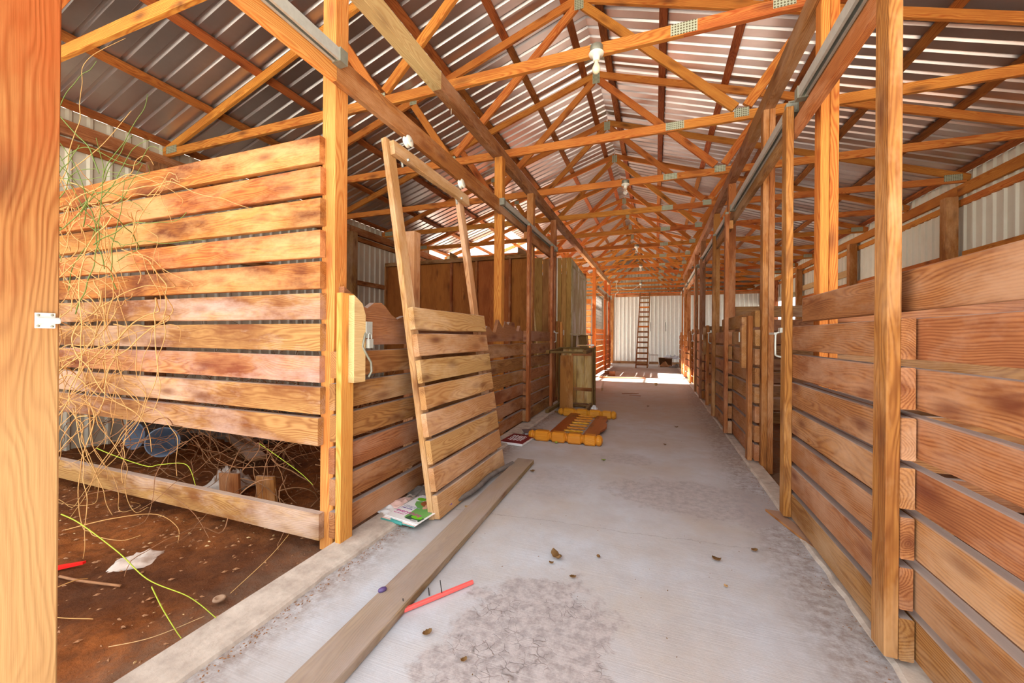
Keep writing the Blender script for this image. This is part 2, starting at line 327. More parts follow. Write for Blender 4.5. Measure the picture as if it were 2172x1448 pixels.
def tube_mesh(name, pts, r, mat, seg=6, r1=None):
    pts = [Vector(p) for p in pts]; vs_, fs = [], []
    n = len(pts); prev = None
    for i, p in enumerate(pts):
        d = (pts[min(i + 1, n - 1)] - pts[max(i - 1, 0)])
        d = d.normalized() if d.length > 1e-9 else Vector((0, 0, 1))
        a = prev if prev is not None else (Vector((0, 0, 1)) if abs(d.z) < 0.9 else Vector((1, 0, 0)))
        a = (a - d * a.dot(d)).normalized(); prev = a; b = d.cross(a)
        rr = r if r1 is None else r + (r1 - r) * i / max(1, n - 1)
        for j in range(seg):
            t = 2 * math.pi * j / seg; vs_.append(p + (a * math.cos(t) + b * math.sin(t)) * rr)
    for i in range(n - 1):
        for j in range(seg):
            k = (j + 1) % seg; fs.append((i * seg + j, i * seg + k, (i + 1) * seg + k, (i + 1) * seg + j))
    fs.append(tuple(range(seg - 1, -1, -1))); fs.append(tuple((n - 1) * seg + j for j in range(seg)))
    return rawmesh(name, vs_, fs, mat, smooth=True)
def merge(name, meshes, mat, parent=None, **props):
    vs_, fs = [], []
    for me in meshes:
        o = len(vs_); vs_ += [tuple(v.co) for v in me.vertices]; fs += [tuple(o + i for i in p.vertices) for p in me.polygons]
        bpy.data.meshes.remove(me)
    m = rawmesh(name, vs_, fs, mat, smooth=True)
    return link(name, m, None, parent, **props)
def tube(name, pts, r, mat, parent=None, seg=6, r1=None, **props):
    return link(name, tube_mesh(name, pts, r, mat, seg, r1), None, parent, **props)
def smooth_path(pts, n=6):
    pts = [Vector(p) for p in pts]; out = []
    for i in range(len(pts) - 1):
        p0 = pts[max(i - 1, 0)]; p1 = pts[i]; p2 = pts[i + 1]; p3 = pts[min(i + 2, len(pts) - 1)]
        for k in range(n):
            t = k / n
            out.append(0.5 * ((2 * p1) + (p2 - p0) * t + (2 * p0 - 5 * p1 + 4 * p2 - p3) * t * t + (3 * p1 - p0 - 3 * p2 + p3) * t ** 3))
    out.append(pts[-1]); return out
def lathe(name, prof, mat, parent=None, seg=20, axis='Z', loc=(0, 0, 0), rot=(0, 0, 0)):
    vs_, fs = [], []
    for (r, h) in prof:
        for j in range(seg):
            t = 2 * math.pi * j / seg; c, s_ = r * math.cos(t), r * math.sin(t)
            vs_.append({'Z': (c, s_, h), 'X': (h, c, s_), 'Y': (c, h, s_)}[axis])
    n = len(prof)
    for i in range(n - 1):
        for j in range(seg):
            k = (j + 1) % seg; fs.append((i * seg + j, i * seg + k, (i + 1) * seg + k, (i + 1) * seg + j))
    fs.append(tuple(range(seg))); fs.append(tuple((n - 1) * seg + j for j in range(seg)))
    me = fixn(rawmesh(name, vs_, fs, mat, smooth=True))
    o = link(name, me, None, parent); o.location = loc; o.rotation_euler = rot; return o
def outline_board(name, pts, thick, frame, mat, parent=None, subdiv=1):
    """pts polygon in (u,v) of frame=(origin,U,V,N), extruded by thick along N; local x = U"""
    o_, U_, V_, N_ = [Vector(a) for a in frame]
    n = len(pts); vs_ = [(u, v, 0) for u, v in pts] + [(u, v, thick) for u, v in pts]
    fs = [tuple(range(n - 1, -1, -1)), tuple(range(n, 2 * n))] + [(i, (i + 1) % n, n + (i + 1) % n, n + i) for i in range(n)]
    me = fixn(rawmesh(name, vs_, fs, mat))
    ob = link(name, me, None, parent)
    c = o_ - (parent.location if parent else Vector((0, 0, 0)))
    ob.matrix_basis = Matrix(((U_.x, V_.x, N_.x, c.x), (U_.y, V_.y, N_.y, c.y), (U_.z, V_.z, N_.z, c.z), (0, 0, 0, 1)))
    return ob

def nest(child, part):
    """make child a sub-part of part (both so far under the same thing)"""
    mb = part.matrix_basis.inverted() @ child.matrix_basis
    child.parent = part; child.matrix_basis = mb; return child
X_, Y_, Z_ = (1, 0, 0), (0, 1, 0), (0, 0, 1)
WL, WR, XR = -5.5, 3.88, -0.81          # outer walls and ridge line
EZ, SL = 3.30, 0.333                    # purlin line at the eaves, roof slope
YF, YB = 0.15, 20.6                     # front and back ends of the roof

# ------------------------------------------------------------------ ground, slab, curbs
yard = link('ground', rawmesh('ground', [(-60, -60, -0.16), (60, -60, -0.16), (60, 80, -0.16), (-60, 80, -0.16)], [(0, 1, 2, 3)], 'yard')); yard['kind'] = 'structure'
def grid(name, x0, x1, y0, y1, nx, ny, zf, mat):
    vs_ = [(x0 + (x1 - x0) * i / nx, y0 + (y1 - y0) * j / ny, 0) for j in range(ny + 1) for i in range(nx + 1)]
    vs_ = [(x, y, zf(x, y)) for x, y, _ in vs_]
    fs = [(j * (nx + 1) + i, j * (nx + 1) + i + 1, (j + 1) * (nx + 1) + i + 1, (j + 1) * (nx + 1) + i) for j in range(ny) for i in range(nx)]
    return rawmesh(name, vs_, fs, mat, smooth=True)
fl = boxes('floor', [(-0.33, 7.1, -0.06, 2.30, 16.6, 0.12), (-0.33, 17.0, -0.062, 8.0, 3.6, 0.12), (-3.4, 9.75, -0.063, 4.1, 2.3, 0.12)], 'concrete'); fl['kind'] = 'structure'
from mathutils import noise as mn
def dz(x, y): return -0.075 + 0.028 * mn.noise(Vector((x * 1.5, y * 1.5, 0))) + 0.022 * mn.noise(Vector((x * 5, y * 5, 3))) + 0.014 * mn.noise(Vector((x * 13, y * 13, 5))) + 0.008 * mn.noise(Vector((x * 31, y * 31, 9)))
dl = link('floor_dirt_left', grid('dirt', WL - .2, -1.50, -1.0, 8.0, 200, 420, dz, 'dirt')); dl['kind'] = 'structure'
dr = link('floor_dirt_right', grid('dirt', 0.86, WR + .2, -1.0, 17.0, 60, 160, dz, 'dirt')); dr['kind'] = 'structure'
def curb(name, x0, x1, y0, y1, z):
    n = int((y1 - y0) / 0.06); vs_, fs = [], []
    for i in range(n + 1):
        y = y0 + (y1 - y0) * i / n; e = 0.010 * mn.noise(Vector((0, y * 6, x0))) + 0.008 * mn.noise(Vector((3, y * 21, x0)))
        inner = x1 if name == 'left' else x0; outer = x0 if name == 'left' else x1
        s = 1 if name == 'left' else -1
        vs_ += [(outer, y, -0.15), (outer, y, z), (inner - s * 0.012 + e, y, z + 0.3 * e), (inner + e, y, z - 0.008), (inner + s * .006 + e, y, -0.01)]
    for i in range(n):
        for j in range(4): fs.append((i * 5 + j, i * 5 + j + 1, (i + 1) * 5 + j + 1, (i + 1) * 5 + j))
    fs += [(0, 1, 2, 3, 4), tuple(n * 5 + j for j in (4, 3, 2, 1, 0))]
    me = fixn(rawmesh('curb', vs_, fs, 'curb')); o = link('trim_1' if name == 'left' else 'trim_2', me); o['kind'] = 'structure'; o['label'] = 'rough pale concrete curb strip along the ' + name + ' side of the aisle'
curb('left', -1.565, -1.395, -0.6, 8.6, 0.022)
curb('right', 0.755, 0.865, -0.6, 15.5, 0.012)

# ------------------------------------------------------------------ roof (ceiling): sheets, purlins, ridge cap
ceil = struct('ceiling', 'corrugated bare metal roof sheets on brown purlins')
PITCH = 0.157
def sheet(side, y0, nr, u0_=0.0, u1_=1.0):
    """side -1 left slope, +1 right; u from eave to ridge; ribs run up the slope"""
    xe = WL - 0.28 if side < 0 else WR + 0.28
    def pt(u, y, h):
        x = xe + (XR - xe) * u; wall = WL if side < 0 else WR
        z = EZ + 0.05 + SL * abs(x - wall) * (1 if (x - wall) * side < 0 else -1) + h
        return (x, y, z)
    prof = []
    for i in range(nr):
        b = y0 + i * PITCH
        prof += [(b, 0), (b + 0.108, 0), (b + 0.122, 0.024), (b + 0.143, 0.024)]
    prof.append((y0 + nr * PITCH, 0)); prof.append((y0 + nr * PITCH + 0.02, 0.001))
    vs_ = [pt(u0_, y, h) for y, h in prof] + [pt(u1_, y, h) for y, h in prof]; n = len(prof)
    fs = [(i, i + 1, n + i + 1, n + i) for i in range(n - 1)]
    return link('roof_sheet', rawmesh('roof_sheet', vs_, fs, 'roof'), None, ceil)
NS = 6
ns = int((YB - YF) / (PITCH * NS)) + 1
for i in range(ns):
    y = YF + i * PITCH * NS
    for side in (-1, 1):
        if side < 0 and 9.2 < y + 0.4 < 12.6: sheet(-1, y, NS, 0.42, 1.0)      # lower sheets gone: open sky
        else: sheet(side, y, NS)
# ridge cap, folded strip under the ridge
zr = EZ + 0.05 + SL * abs(XR - WL)
rc = link('ridge_cap', rawmesh('ridge_cap', [(XR - .16, YF, zr - .03), (XR, YF, zr + .03), (XR + .16, YF, zr - .03), (XR - .16, YB, zr - .03), (XR, YB, zr + .03), (XR + .16, YB, zr - .03)], [(0, 1, 4, 3), (1, 2, 5, 4)], 'galv'), None, ceil)
purl_x = [-5.43, -4.68, -3.93, -3.18, -2.43, -1.68, -0.98]
def rz_at(x): return EZ + SL * (abs(x - WL) if x < XR else abs(x - WR))
TY = [0.30 + 1.33 * k for k in range(16)]
for x in purl_x + [WR - 0.07, WR - .82, WR - 1.57, WR - 2.32, WR - 3.07, WR - 3.82, -0.62]:
    s = (1, 0, SL) if x < XR else (1, 0, -SL)
    cuts = [YF + 0.02, 4.33 + random.uniform(-.1, .1), 8.3, 12.3, 16.3, YB - .05]
    for a, b in zip(cuts, cuts[1:]):
        board('purlin', (x, a, rz_at(x) + 0.018), (x, b, rz_at(x) + 0.018), 0.085, 0.038, s, 'purlin', ceil)

# ------------------------------------------------------------------ trusses
CB = 3.19; TRT = 0.038
ordinal = ['first', 'second', 'third', 'fourth', 'fifth', 'sixth', 'seventh', 'eighth', 'ninth', 'tenth', 'eleventh', 'twelfth', 'thirteenth', 'fourteenth', 'fifteenth', 'sixteenth']
def roofz(x): return rz_at(x) - 0.048        # centre line of the top chord
def truss(k, y):
    extra = {1: ', carrying the nearest light bulb', 3: ', with the clear bulb under it'}.get(k, '')
    t = thing('roof_truss', ordinal[k] + ' orange timber roof truss from the open front end' + extra, 'roof truss', (XR, y, CB), 'timber roof trusses')
    v3 = (XR + 1.57, XR - 1.57); q = (XR + 2.45, XR - 2.45)
    rg = 3 if k < 6 else 2
    c1_ = board('bottom_chord', (WL + 0.02, y, CB + .044), (0.17, y, CB + .044), .088, TRT, Z_, 'truss', t, rg)
    c2_ = board('bottom_chord', (0.171, y, CB + .044), (WR - 0.02, y, CB + .044), .088, TRT, Z_, 'truss', t, rg)
    for xe in (WL, WR):
        s = 1 if xe < XR else -1
        tcd = board('top_chord', (xe - s * .02, y, roofz(xe) - SL * .02), (XR, y, roofz(XR)), .088, TRT, Z_, 'truss', t, rg)
        xv = XR - s * 1.57; xq = XR - s * 2.12
        board('web', (XR - s * 0.04, y, roofz(XR) - .09), (xv + s * .05, y, CB + .13), .088, TRT, (s, 0, .6), 'truss', t, rg)
        board('web', (xq, y, roofz(xq) - .06), (xv - s * .05, y, CB + .13), .088, TRT, (-s, 0, .6), 'truss', t, rg)
    pl = []
    if k < 12:
        for (cx, cz, w, h) in ((XR, roofz(XR) - .06, .10, .15), (XR + 1.57, CB + .07, .125, .085), (XR - 1.57, CB + .07, .125, .085), (0.17, CB + .046, .17, .078), (WL + .16, CB + .07, .19, .085), (WR - .16, CB + .07, .19, .085), (XR + 2.12, roofz(XR + 2.12) - .02, .1, .075), (XR - 2.12, roofz(XR - 2.12) - .02, .1, .075)):
            for sgn in (-1,):
                key = ('pl', w, h)
                if key not in _cache:
                    me = fixn(rawmesh('nail_plate', [(-w/2, -.001, -h/2), (w/2, -.001, -h/2), (w/2, -.001, h/2), (-w/2, -.001, h/2), (-w/2, .001, -h/2), (w/2, .001, -h/2), (w/2, .001, h/2), (-w/2, .001, h/2)], [(0, 1, 2, 3), (7, 6, 5, 4), (0, 4, 5, 1), (1, 5, 6, 2), (2, 6, 7, 3), (3, 7, 4, 0)], 'plate')); _cache[key] = me
                o = link('nail_plate', _cache[key], None, t); o.location = Vector((cx, y + sgn * (TRT / 2 + .0012), cz)) - t.location
                nest(o, c1_ if cz < CB + .1 and cx < .1 else c2_ if cz < CB + .1 else tcd)
    return t
for k, y in enumerate(TY): truss(k, y)

# ------------------------------------------------------------------ outer walls
def siding(name, x, y0, y1, z0, z1, mat, parent, axis='Y', depth=0.022, out=1):
    """ribbed vertical cladding sheets, each about six ribs wide; ribs along Z"""
    n = max(1, round((y1 - y0) / (PITCH * 6))); w = (y1 - y0) / n
    for i in range(n):
        prof = []; a = y0 + i * w; p = w / 6
        for j in range(6):
            b = a + j * p; prof += [(b, 0), (b + .62 * p, 0), (b + .74 * p, depth), (b + .88 * p, depth)]
        prof.append((a + w, 0)); m = len(prof)
        if axis == 'Y': vs_ = [(x - out * h, y, z0) for y, h in prof] + [(x - out * h, y, z1) for y, h in prof]
        else: vs_ = [(y, x - out * h, z0) for y, h in prof] + [(y, x - out * h, z1) for y, h in prof]
        link('siding_sheet', rawmesh('siding_sheet', vs_, [(k, k + 1, m + k + 1, m + k) for k in range(m - 1)], mat), None, parent)
wl = struct('wall_left', 'ribbed metal siding wall behind the left stalls')
siding('s', WL - .02, 0.3, 8.8, -0.1, 3.33, 'sidinggrey', wl, out=-1)
siding('s', WL - .02, 11.05, 12.6, -0.1, 3.33, 'sidinggrey', wl, out=-1)
siding('s', WL - .02, 17.25, YB, -0.1, 3.33, 'sidinggrey', wl, out=-1)
for a, b in ((0.3, 5.9), (5.92, 12.0), (12.02, YB)): board('eave_beam', (WL + .03, a, 3.12), (WL + .03, b, 3.12), .14, .076, Z_, 'brown', wl)
for a, b in ((0.3, 5.9), (5.92, 8.7)):
    board('girt', (WL + .02, a, 2.13), (WL + .02, b, 2.13), .088, .038, Z_, 'rust', wl)
    board('girt', (WL + .02, a, 2.98), (WL + .02, b, 2.98), .088, .038, Z_, 'rust', wl)
    board('girt', (WL + .02, a, 1.1), (WL + .02, b, 1.1), .088, .038, Z_, 'rust', wl)
for y in (2.83, 5.93, 8.7, 11.12, 14.2, 17.3): board('wall_post', (WL + .1, y, -.15), (WL + .1, y, 3.05), .14, .14, X_, 'dusty', wl)
wr = struct('wall_right', 'cream ribbed siding wall behind the right stalls')
siding('s', WR + .02, 0.3, 9.0, -0.1, 3.34, 'siding', wr)
siding('s', WR + .02, 9.0, 13.2, 1.5, 3.34, 'siding', wr)
siding('s', WR + .02, 13.2, 17.3, 2.42, 3.34, 'siding', wr)
siding('s', WR + .02, 17.3, YB, -0.1, 3.34, 'siding', wr)
for a, b in ((0.3, 7.05), (7.06, 13.1), (13.12, 17.2), (17.22, YB)): board('eave_beam', (WR - .03, a, 3.11), (WR - .03, b, 3.11), .14, .045, Z_, 'truss', wr); board('girt', (WR - .0, a, 2.95), (WR - .0, b, 2.95), .088, .038, Z_, 'truss', wr)
for a, b in ((0.3, 7.0), (7.2, 13.1)): board('girt', (WR - .01, a, 2.24), (WR - .01, b, 2.24), .088, .038, Z_, 'truss', wr)
for (z, a, b) in ((2.08, 8.2, 9.9), (2.50, 10.2, 13.0), (2.0, 10.2, 12.9)): board('girt', (WR - .03, a, z), (WR - .03, b, z), .14, .03, Z_, 'pale', wr)
for y in (1.1, 4.1, 7.12, 9.95, 13.12, 15.4, 17.3): board('wall_post', (WR - .10, y, -.15), (WR - .10, y, 3.04), .13, .13, X_, 'rust', wr)
board('opening_header', (WR - .03, 13.2, 2.40), (WR - .03, 17.3, 2.40), .14, .05, Z_, 'greypanel', wr)
for i in range(7): board('lining_sheet', (WR - .19, .4 + i * 1.22, .72), (WR - .19, .4 + i * 1.22 + 1.2, .72), 1.50, .015, Z_, 'ply', wr, 2)

# far end: white corrugated sliding wall, header, door handles, dark space above
wb = struct('wall_back', 'white corrugated metal wall across the far end of the barn')
YW = 17.25
siding('s', YW, -1.70, 3.85, 0.03, 2.82, 'whitemetal', wb, axis='X', depth=.03)
board('sill', (-1.7, YW - .04, .03), (WR, YW - .04, .03), .14, .05, Z_, 'dusty', wb)
board('header', (-1.75, YW - .05, 2.87), (WR, YW - .05, 2.87), .13, .05, Z_, 'rust', wb)
board('header', (-1.75, YW - .10, 2.925), (WR, YW - .10, 2.925), .04, .03, Z_, 'orange', wb)
board('jamb_panel', (-1.76, YW - .06, -.02), (-1.76, YW - .06, 2.8), .17, .04, X_, 'rust', wb)
siding('s', YB - .03, WL, WR, -.1, 4.9, 'sidinggrey', wb, axis='X')
for i, x in enumerate((-0.20, 0.38, 1.02)):
    tube('door_handle', [(x, YW - .03, 1.72), (x, YW - .09, 1.70), (x + .02, YW - .09, 1.38), (x + .02, YW - .03, 1.36)], .012, 'wire', wb)

# ------------------------------------------------------------------ post rows, beams, track headers
LP = (-1.69, -1.60); RPx = (0.855, 0.945)
def post(x0, x1, y, z1, label, mat, z0=-0.05, d=.09, double=False):
    cx = (x0 + x1) / 2
    if double:
        t = thing('support_post', label, 'post', (cx, y + d / 2, z0), 'tall support posts')
        for s in (-1, 1): board('ply_half', (cx + s * (x1 - x0) / 4, y + d / 2, z0), (cx + s * (x1 - x0) / 4, y + d / 2, z1), (x1 - x0) / 2 - .002, d, X_, mat, t)
        return t
    return tag(board('support_post', (cx, y + d / 2, z0), (cx, y + d / 2, z1), x1 - x0, d, X_, mat), label, 'post', 'tall support posts')
post(LP[0], LP[1], 1.63, 3.05, 'bright yellow-orange tall post at the right end of the slatted cross fence', 'fresh')
post(LP[0] + .03, LP[1] + .03, 3.95, 3.05, 'tall orange post rising behind the chewed top board, right of the leaning gate', 'truss')
post(LP[0] + .03, LP[1] + .03, 5.10, 3.05, 'tall post between the two stiles of the left hanging gate', 'rust')
post(LP[0] + .03, LP[1] + .03, 6.38, 3.05, 'tall dark post beside the white conduit before the tack room', 'rust')
post(LP[0] + .02, LP[1] + .02, 11.15, 3.05, 'bright orange tall post at the end of the far left plank partition', 'orange', 0)
post(LP[0] + .02, LP[1] + .02, 13.75, 3.05, 'second tall orange post past the far left plank partition', 'orange', 0)
post(LP[0] + .02, LP[1] + .02, 14.95, 3.05, 'last tall post at the end of the left beam', 'orange', 0)
post(0.875, 0.965, 2.70, 3.05, 'tall double post standing behind the nearest right gate', 'truss', double=True)
post(RPx[0], RPx[1], 3.88, 3.05, 'tall two-ply dark post across the first right stall opening', 'rust', double=True)
post(RPx[0], RPx[1], 5.60, 3.05, 'tall post behind the near stile of the second right gate', 'rust')
post(RPx[0], RPx[1], 6.88, 3.05, 'tall post behind the latch block of the second right stall', 'rust')
post(RPx[0], RPx[1], 8.75, 3.05, 'dark tall post behind the third right gate', 'dusty')
post(RPx[0], RPx[1], 10.15, 3.05, 'tall post past the third right gate', 'rust')
post(RPx[0], RPx[1], 12.25, 3.05, 'next to last tall post in the right row', 'rust')
post(RPx[0], RPx[1], 13.35, 3.05, 'last tall post in the right row', 'rust')
tag(board('support_post', (-1.82, 2.66, -.05), (-1.82, 2.66, 1.92), .09, .09, X_, 'tan'), 'short pale square post with a frayed top, behind the leaning gate', 'post', 'tall support posts')

def beam(name, x, segs, label, z=3.12, h=.14, w=.08):
    t = thing(name, label, 'beam', (x, segs[0][0], z))
    for a, b, m in segs: board('beam_length', (x, a, z), (x, b - .003, z), h, w, Z_, m, t)
beam('longitudinal_beam', -1.645, [(0.25, 2.72, 'pale'), (2.72, 9.2, 'brown'), (9.2, 15.2, 'tan')], 'long beam on the left posts, its near length pale and the rest brown')
beam('longitudinal_beam', 0.90, [(0.25, 4.5, 'brown'), (4.5, 14.4, 'brown')], 'long brown beam on the right row of posts')
def header(side, segs, tracks, label):
    x = -1.58 if side < 0 else 0.834
    t = thing('track_header', label, 'track header', (x, segs[0][0], 2.49), 'sliding gate track headers')
    for a, b, m in segs: board('header_board', (x, a, 2.49), (x, b - .003, 2.49), .14, .038, Z_, m, t)
    s = 1 if side < 0 else -1
    for a, b in tracks:
        xt = x + s * (.019 + .026); zt = 2.525; w, h, e = .046, .058, .004
        # C channel: open below with two lips
        pr = [(-w/2, -h/2), (-w/2, h/2), (w/2, h/2), (w/2, -h/2), (w/2 - .014, -h/2), (w/2 - .014, -h/2 + e), (w/2 - e, -h/2 + e), (w/2 - e, h/2 - e), (-w/2 + e, h/2 - e), (-w/2 + e, -h/2 + e), (-w/2 + .014, -h/2 + e), (-w/2 + .014, -h/2)]
        n = len(pr); vs_ = [(px, a, pz) for px, pz in pr] + [(px, b, pz) for px, pz in pr]
        vs_ = [(vx + xt - t.location.x, vy - t.location.y, vz + zt - t.location.z) for vx, vy, vz in vs_]
        tr = link('track_rail', fixn(rawmesh('track_rail', vs_, [(i, (i + 1) % n, n + (i + 1) % n, n + i) for i in range(n)], 'galv')), None, t)
        for yb in (a + .01, b - .05):
            boxes('end_bracket', [(xt - t.location.x, yb + .02 - t.location.y, zt - t.location.z + .002, w + .008, .05, h + .012)], 'dullgalv', t)
header(-1, [(0.2, 1.6, 'fresh'), (1.6, 3.85, 'rust'), (3.85, 6.35, 'brown')], [(0.25, 1.62), (3.85, 6.30)], 'left track header board with two lengths of galvanised rail')
header(-1, [(11.2, 15.0, 'tan')], [(11.3, 14.9)], 'far left track header past the tack room')
header(1, [(0.3, 2.9, 'brown'), (2.9, 5.2, 'brown')], [(0.4, 2.75), (2.85, 4.9)], 'near right track header with grey steel rail over the first gate')
header(1, [(5.25, 8.4, 'brown')], [(5.3, 8.2)], 'second right track header with steel rail over the second gate')
header(1, [(8.5, 11.0, 'brown'), (11.0, 14.0, 'tan')], [(8.6, 10.9), (11.2, 13.9)], 'far right track header with steel rail')

# ------------------------------------------------------------------ stall walls of horizontal planks
PT = 0.1665
def plank_wall(name, label, x0, x1, y0, y1, n, mat, axis='Y', top0=None, group='plank stall walls', skip=(), h=.138, cat='stall wall'):
    t = thing(name, label, cat, (x0 if axis == 'Y' else (y0 + y1) / 2, y0 if axis == 'Y' else x0, 0), group)
    xc = (x0 + x1) / 2
    for i in range(n):
        if i in skip: continue
        z = 0.035 + i * PT + h / 2 if top0 is None else top0 - i * PT - h / 2
        z += random.uniform(-.003, .003)
        j0, j1 = random.uniform(-.006, .006), random.uniform(-.006, .006)
        if axis == 'Y': board('plank', (xc, y0 + j0, z), (xc, y1 + j1, z), h, abs(x1 - x0), Z_, mat, t)
        else: board('plank', (y0 + j0, xc, z), (y1 + j1, xc, z), h, abs(x1 - x0), Z_, mat, t)
    return t
# cross fence at left (faces the camera)
cf = thing('slat_fence', 'tall slatted cross fence of orange-stained boards, left of the aisle', 'fence', (-3.5, 1.6, 0))
for k in list(range(10)) + [12]:
    top = 2.155 - .1665 * k; zc = top - .07
    j = random.uniform(-.008, .008)
    board('fence_board', (-5.35, 1.61, zc + random.uniform(-.006, .006)), (-1.662 + j, 1.61, zc), .141, .038, Z_, 'fence' if k < 5 else 'fencegrey', cf, rings=5, wob=.003)
# stall front walls
sf = plank_wall('stall_front', 'left stall front of dusty brown planks with a chewed wavy top board', -1.598, -1.56, 1.60, 4.75, 7, 'brown', top0=1.178)
sc = [(1.66, 1.33), (1.72, 1.30), (1.78, 1.235), (1.84, 1.225), (1.90, 1.262), (1.96, 1.268), (2.0, 1.25), (2.06, 1.20), (2.12, 1.175), (2.2, 1.20), (2.28, 1.205), (2.5, 1.22), (2.7, 1.225), (2.8, 1.215), (2.84, 1.20), (2.9, 1.22), (3.0, 1.205), (3.1, 1.17), (3.2, 1.12), (3.28, 1.11), (3.36, 1.155), (3.42, 1.13), (3.5, 1.12), (3.56, 1.17), (3.62, 1.165), (3.7, 1.11), (3.78, 1.11), (3.86, 1.245), (3.92, 1.20), (3.99, 1.16), (4.06, 1.235), (4.15, 1.20), (4.2, 1.235), (4.35, 1.235), (4.42, 1.14), (4.5, 1.13), (4.56, 1.2), (4.62, 1.14), (4.75, 1.13)]
def wavy():
    pts = [(y - 1.66, z) for y, z in sc]; pts = [(u, z + .03 + .006 * mn.noise(Vector((u * 30, 0, 0)))) for u, z in pts]
    pts += [(3.09, 1.045), (0, 1.045)]
    outline_board('chewed_plank', pts, .036, ((-1.598, 1.66, 0), Y_, Z_, X_), 'dusty', sf)
for ch in [c for c in sf.children if 'plank' in c.name][:1]:      # the wavy board replaces the topmost straight one
    bpy.data.objects.remove(ch, do_unlink=True)
wavy()
plank_wall('stall_front', 'right stall front of wide brown planks running past the camera', .815, .853, 0.28, 2.76, 8, 'brown')
plank_wall('stall_front', 'right stall front planks between the first and second gate openings', .815, .853, 3.93, 5.75, 8, 'brown')
plank_wall('stall_front', 'right stall front planks behind the third gate', .815, .853, 7.02, 8.9, 7, 'rust')
plank_wall('stall_front', 'right stall front planks past the third opening', .815, .853, 10.28, 12.4, 7, 'rust')
plank_wall('stall_front', 'last right stall front planks before the far wall', .815, .853, 13.45, 15.4, 7, 'rust')
plank_wall('stall_partition', 'dark cross partition inside the nearest right stall', 2.83, 2.868, 0.97, WR - .2, 8, 'dusty', 'X', group='cross partitions')
plank_wall('stall_partition', 'cross partition seen through the first right stall opening', 5.76, 5.798, 0.97, WR - .2, 9, 'dusty', 'X', group='cross partitions')
plank_wall('stall_partition', 'third cross partition on the right', 8.9, 8.938, 0.97, WR - .2, 8, 'dusty', 'X', group='cross partitions')
plank_wall('stall_partition', 'far cross partition on the right', 12.1, 12.138, 0.97, WR - .2, 8, 'dusty', 'X', group='cross partitions')
plank_wall('stall_partition', 'tall bright orange plank partition past the tack room', 11.08, 11.118, -5.3, -1.70, 13, 'orange', 'X', group='cross partitions')
plank_wall('stall_front', 'far left stall front of pinkish planks under wire mesh', -1.598, -1.56, 11.1, 12.85, 8, 'orange')
plank_wall('stall_front', 'last left stall front planks', -1.598, -1.56, 14.2, 15.1, 7, 'orange')
# wire mesh above far left stall front
ms = []
for i in range(18): ms.append(tube_mesh('w', [(-1.6, 11.22 + i * .095, 1.36), (-1.6, 11.22 + i * .095, 2.35)], .0035, 'wire', 4))
for i in range(11): ms.append(tube_mesh('w', [(-1.6, 11.2, 1.36 + i * .095), (-1.6, 12.86, 1.36 + i * .095)], .0035, 'wire', 4))
tag(merge('wire_mesh', ms, 'wire'), 'square wire mesh above the far left stall front', 'mesh')

# jambs with latch blocks
def jamb(side, y, z1, label, mat, bmat, hw=True):
    s = 1 if side < 0 else -1
    xa = -1.56 if side < 0 else 0.815        # wall face toward the aisle
    t = thing('latch_jamb', label, 'door jamb', (xa + s * .02, y, 0), 'latch jambs beside stall openings')
    board('jamb_board', (xa + s * .0205, y + .045, 0.015), (xa + s * .0205, y + .045, z1), .088, .038, Y_, mat, t)
    # bevelled block
    bx0 = xa + s * .0405
    pts = [(0, 0), (.088, 0), (.088, .45), (.0, .45 + (.0 if side > 0 else 0))]
    zb = z1 - .47
    fr = ((bx0 if s > 0 else bx0 - .038, y + .002 + (0.045 if side < 0 else .06), zb), (0, 1, 0), (0, 0, 1), (1, 0, 0))
    blk = outline_board('latch_block', [(0, 0), (.085, 0), (.085, .36), (.06, .42), (.0, .46)] if side < 0 else [(0, 0), (.085, 0), (.085, .40), (0, .46)], .038, fr, bmat, t)
    if hw:
        px = bx0 + s * .042; py = y + (0.155 if side < 0 else .155)
        lx, ly = px - t.location.x, py - t.location.y
        nest(boxes('strike_plate', [(lx, ly, z1 - .19, .006, .05, .09)], 'galv', t, .002), blk)
    return t
jl = jamb(-1, 1.60, 1.32, 'pale jamb with a bevelled block, rusty chain and silver padlock, at the cross fence corner', 'fresh', 'pale')
lx, ly = .045, .15
tube('chain', [(lx, ly + .0, 1.13), (lx + .02, ly - .03, 1.10), (lx + .012, ly - .04, 1.04), (lx + .018, ly - .01, .99), (lx + .02, ly + .02, .95), (lx + .015, ly + .03, .90), (lx + .012, ly + .01, .87)], .0065, 'dullgalv', jl, 8)
pd = boxes('padlock', [(lx + .028, ly + .0, 1.055, .02, .035, .05)], 'galv', jl, .003)
tube('shackle', smooth_path([(lx + .028, ly - .012, 1.078), (lx + .028, ly - .012, 1.10), (lx + .028, ly, 1.112), (lx + .028, ly + .012, 1.10), (lx + .028, ly + .012, 1.078)]), .004, 'galv', jl)
jamb(1, 4.00, 1.30, 'right jamb with a bevelled latch block and silver strike plate, first stall opening', 'rust', 'brown')
jamb(1, 7.00, 1.30, 'right jamb with latch block, second stall opening', 'rust', 'brown')
jamb(1, 10.25, 1.26, 'right jamb with latch block, third stall opening', 'rust', 'brown')
jamb(1, 13.3, 1.28, 'right jamb with latch block, last stall opening', 'rust', 'rust')
j2 = jamb(-1, 6.48, 1.36, 'left jamb with orange bevelled block beside the tack room', 'rust', 'fresh')
jamb(-1, 14.1, 1.33, 'far left jamb with latch block near the far wall', 'orange', 'orange')

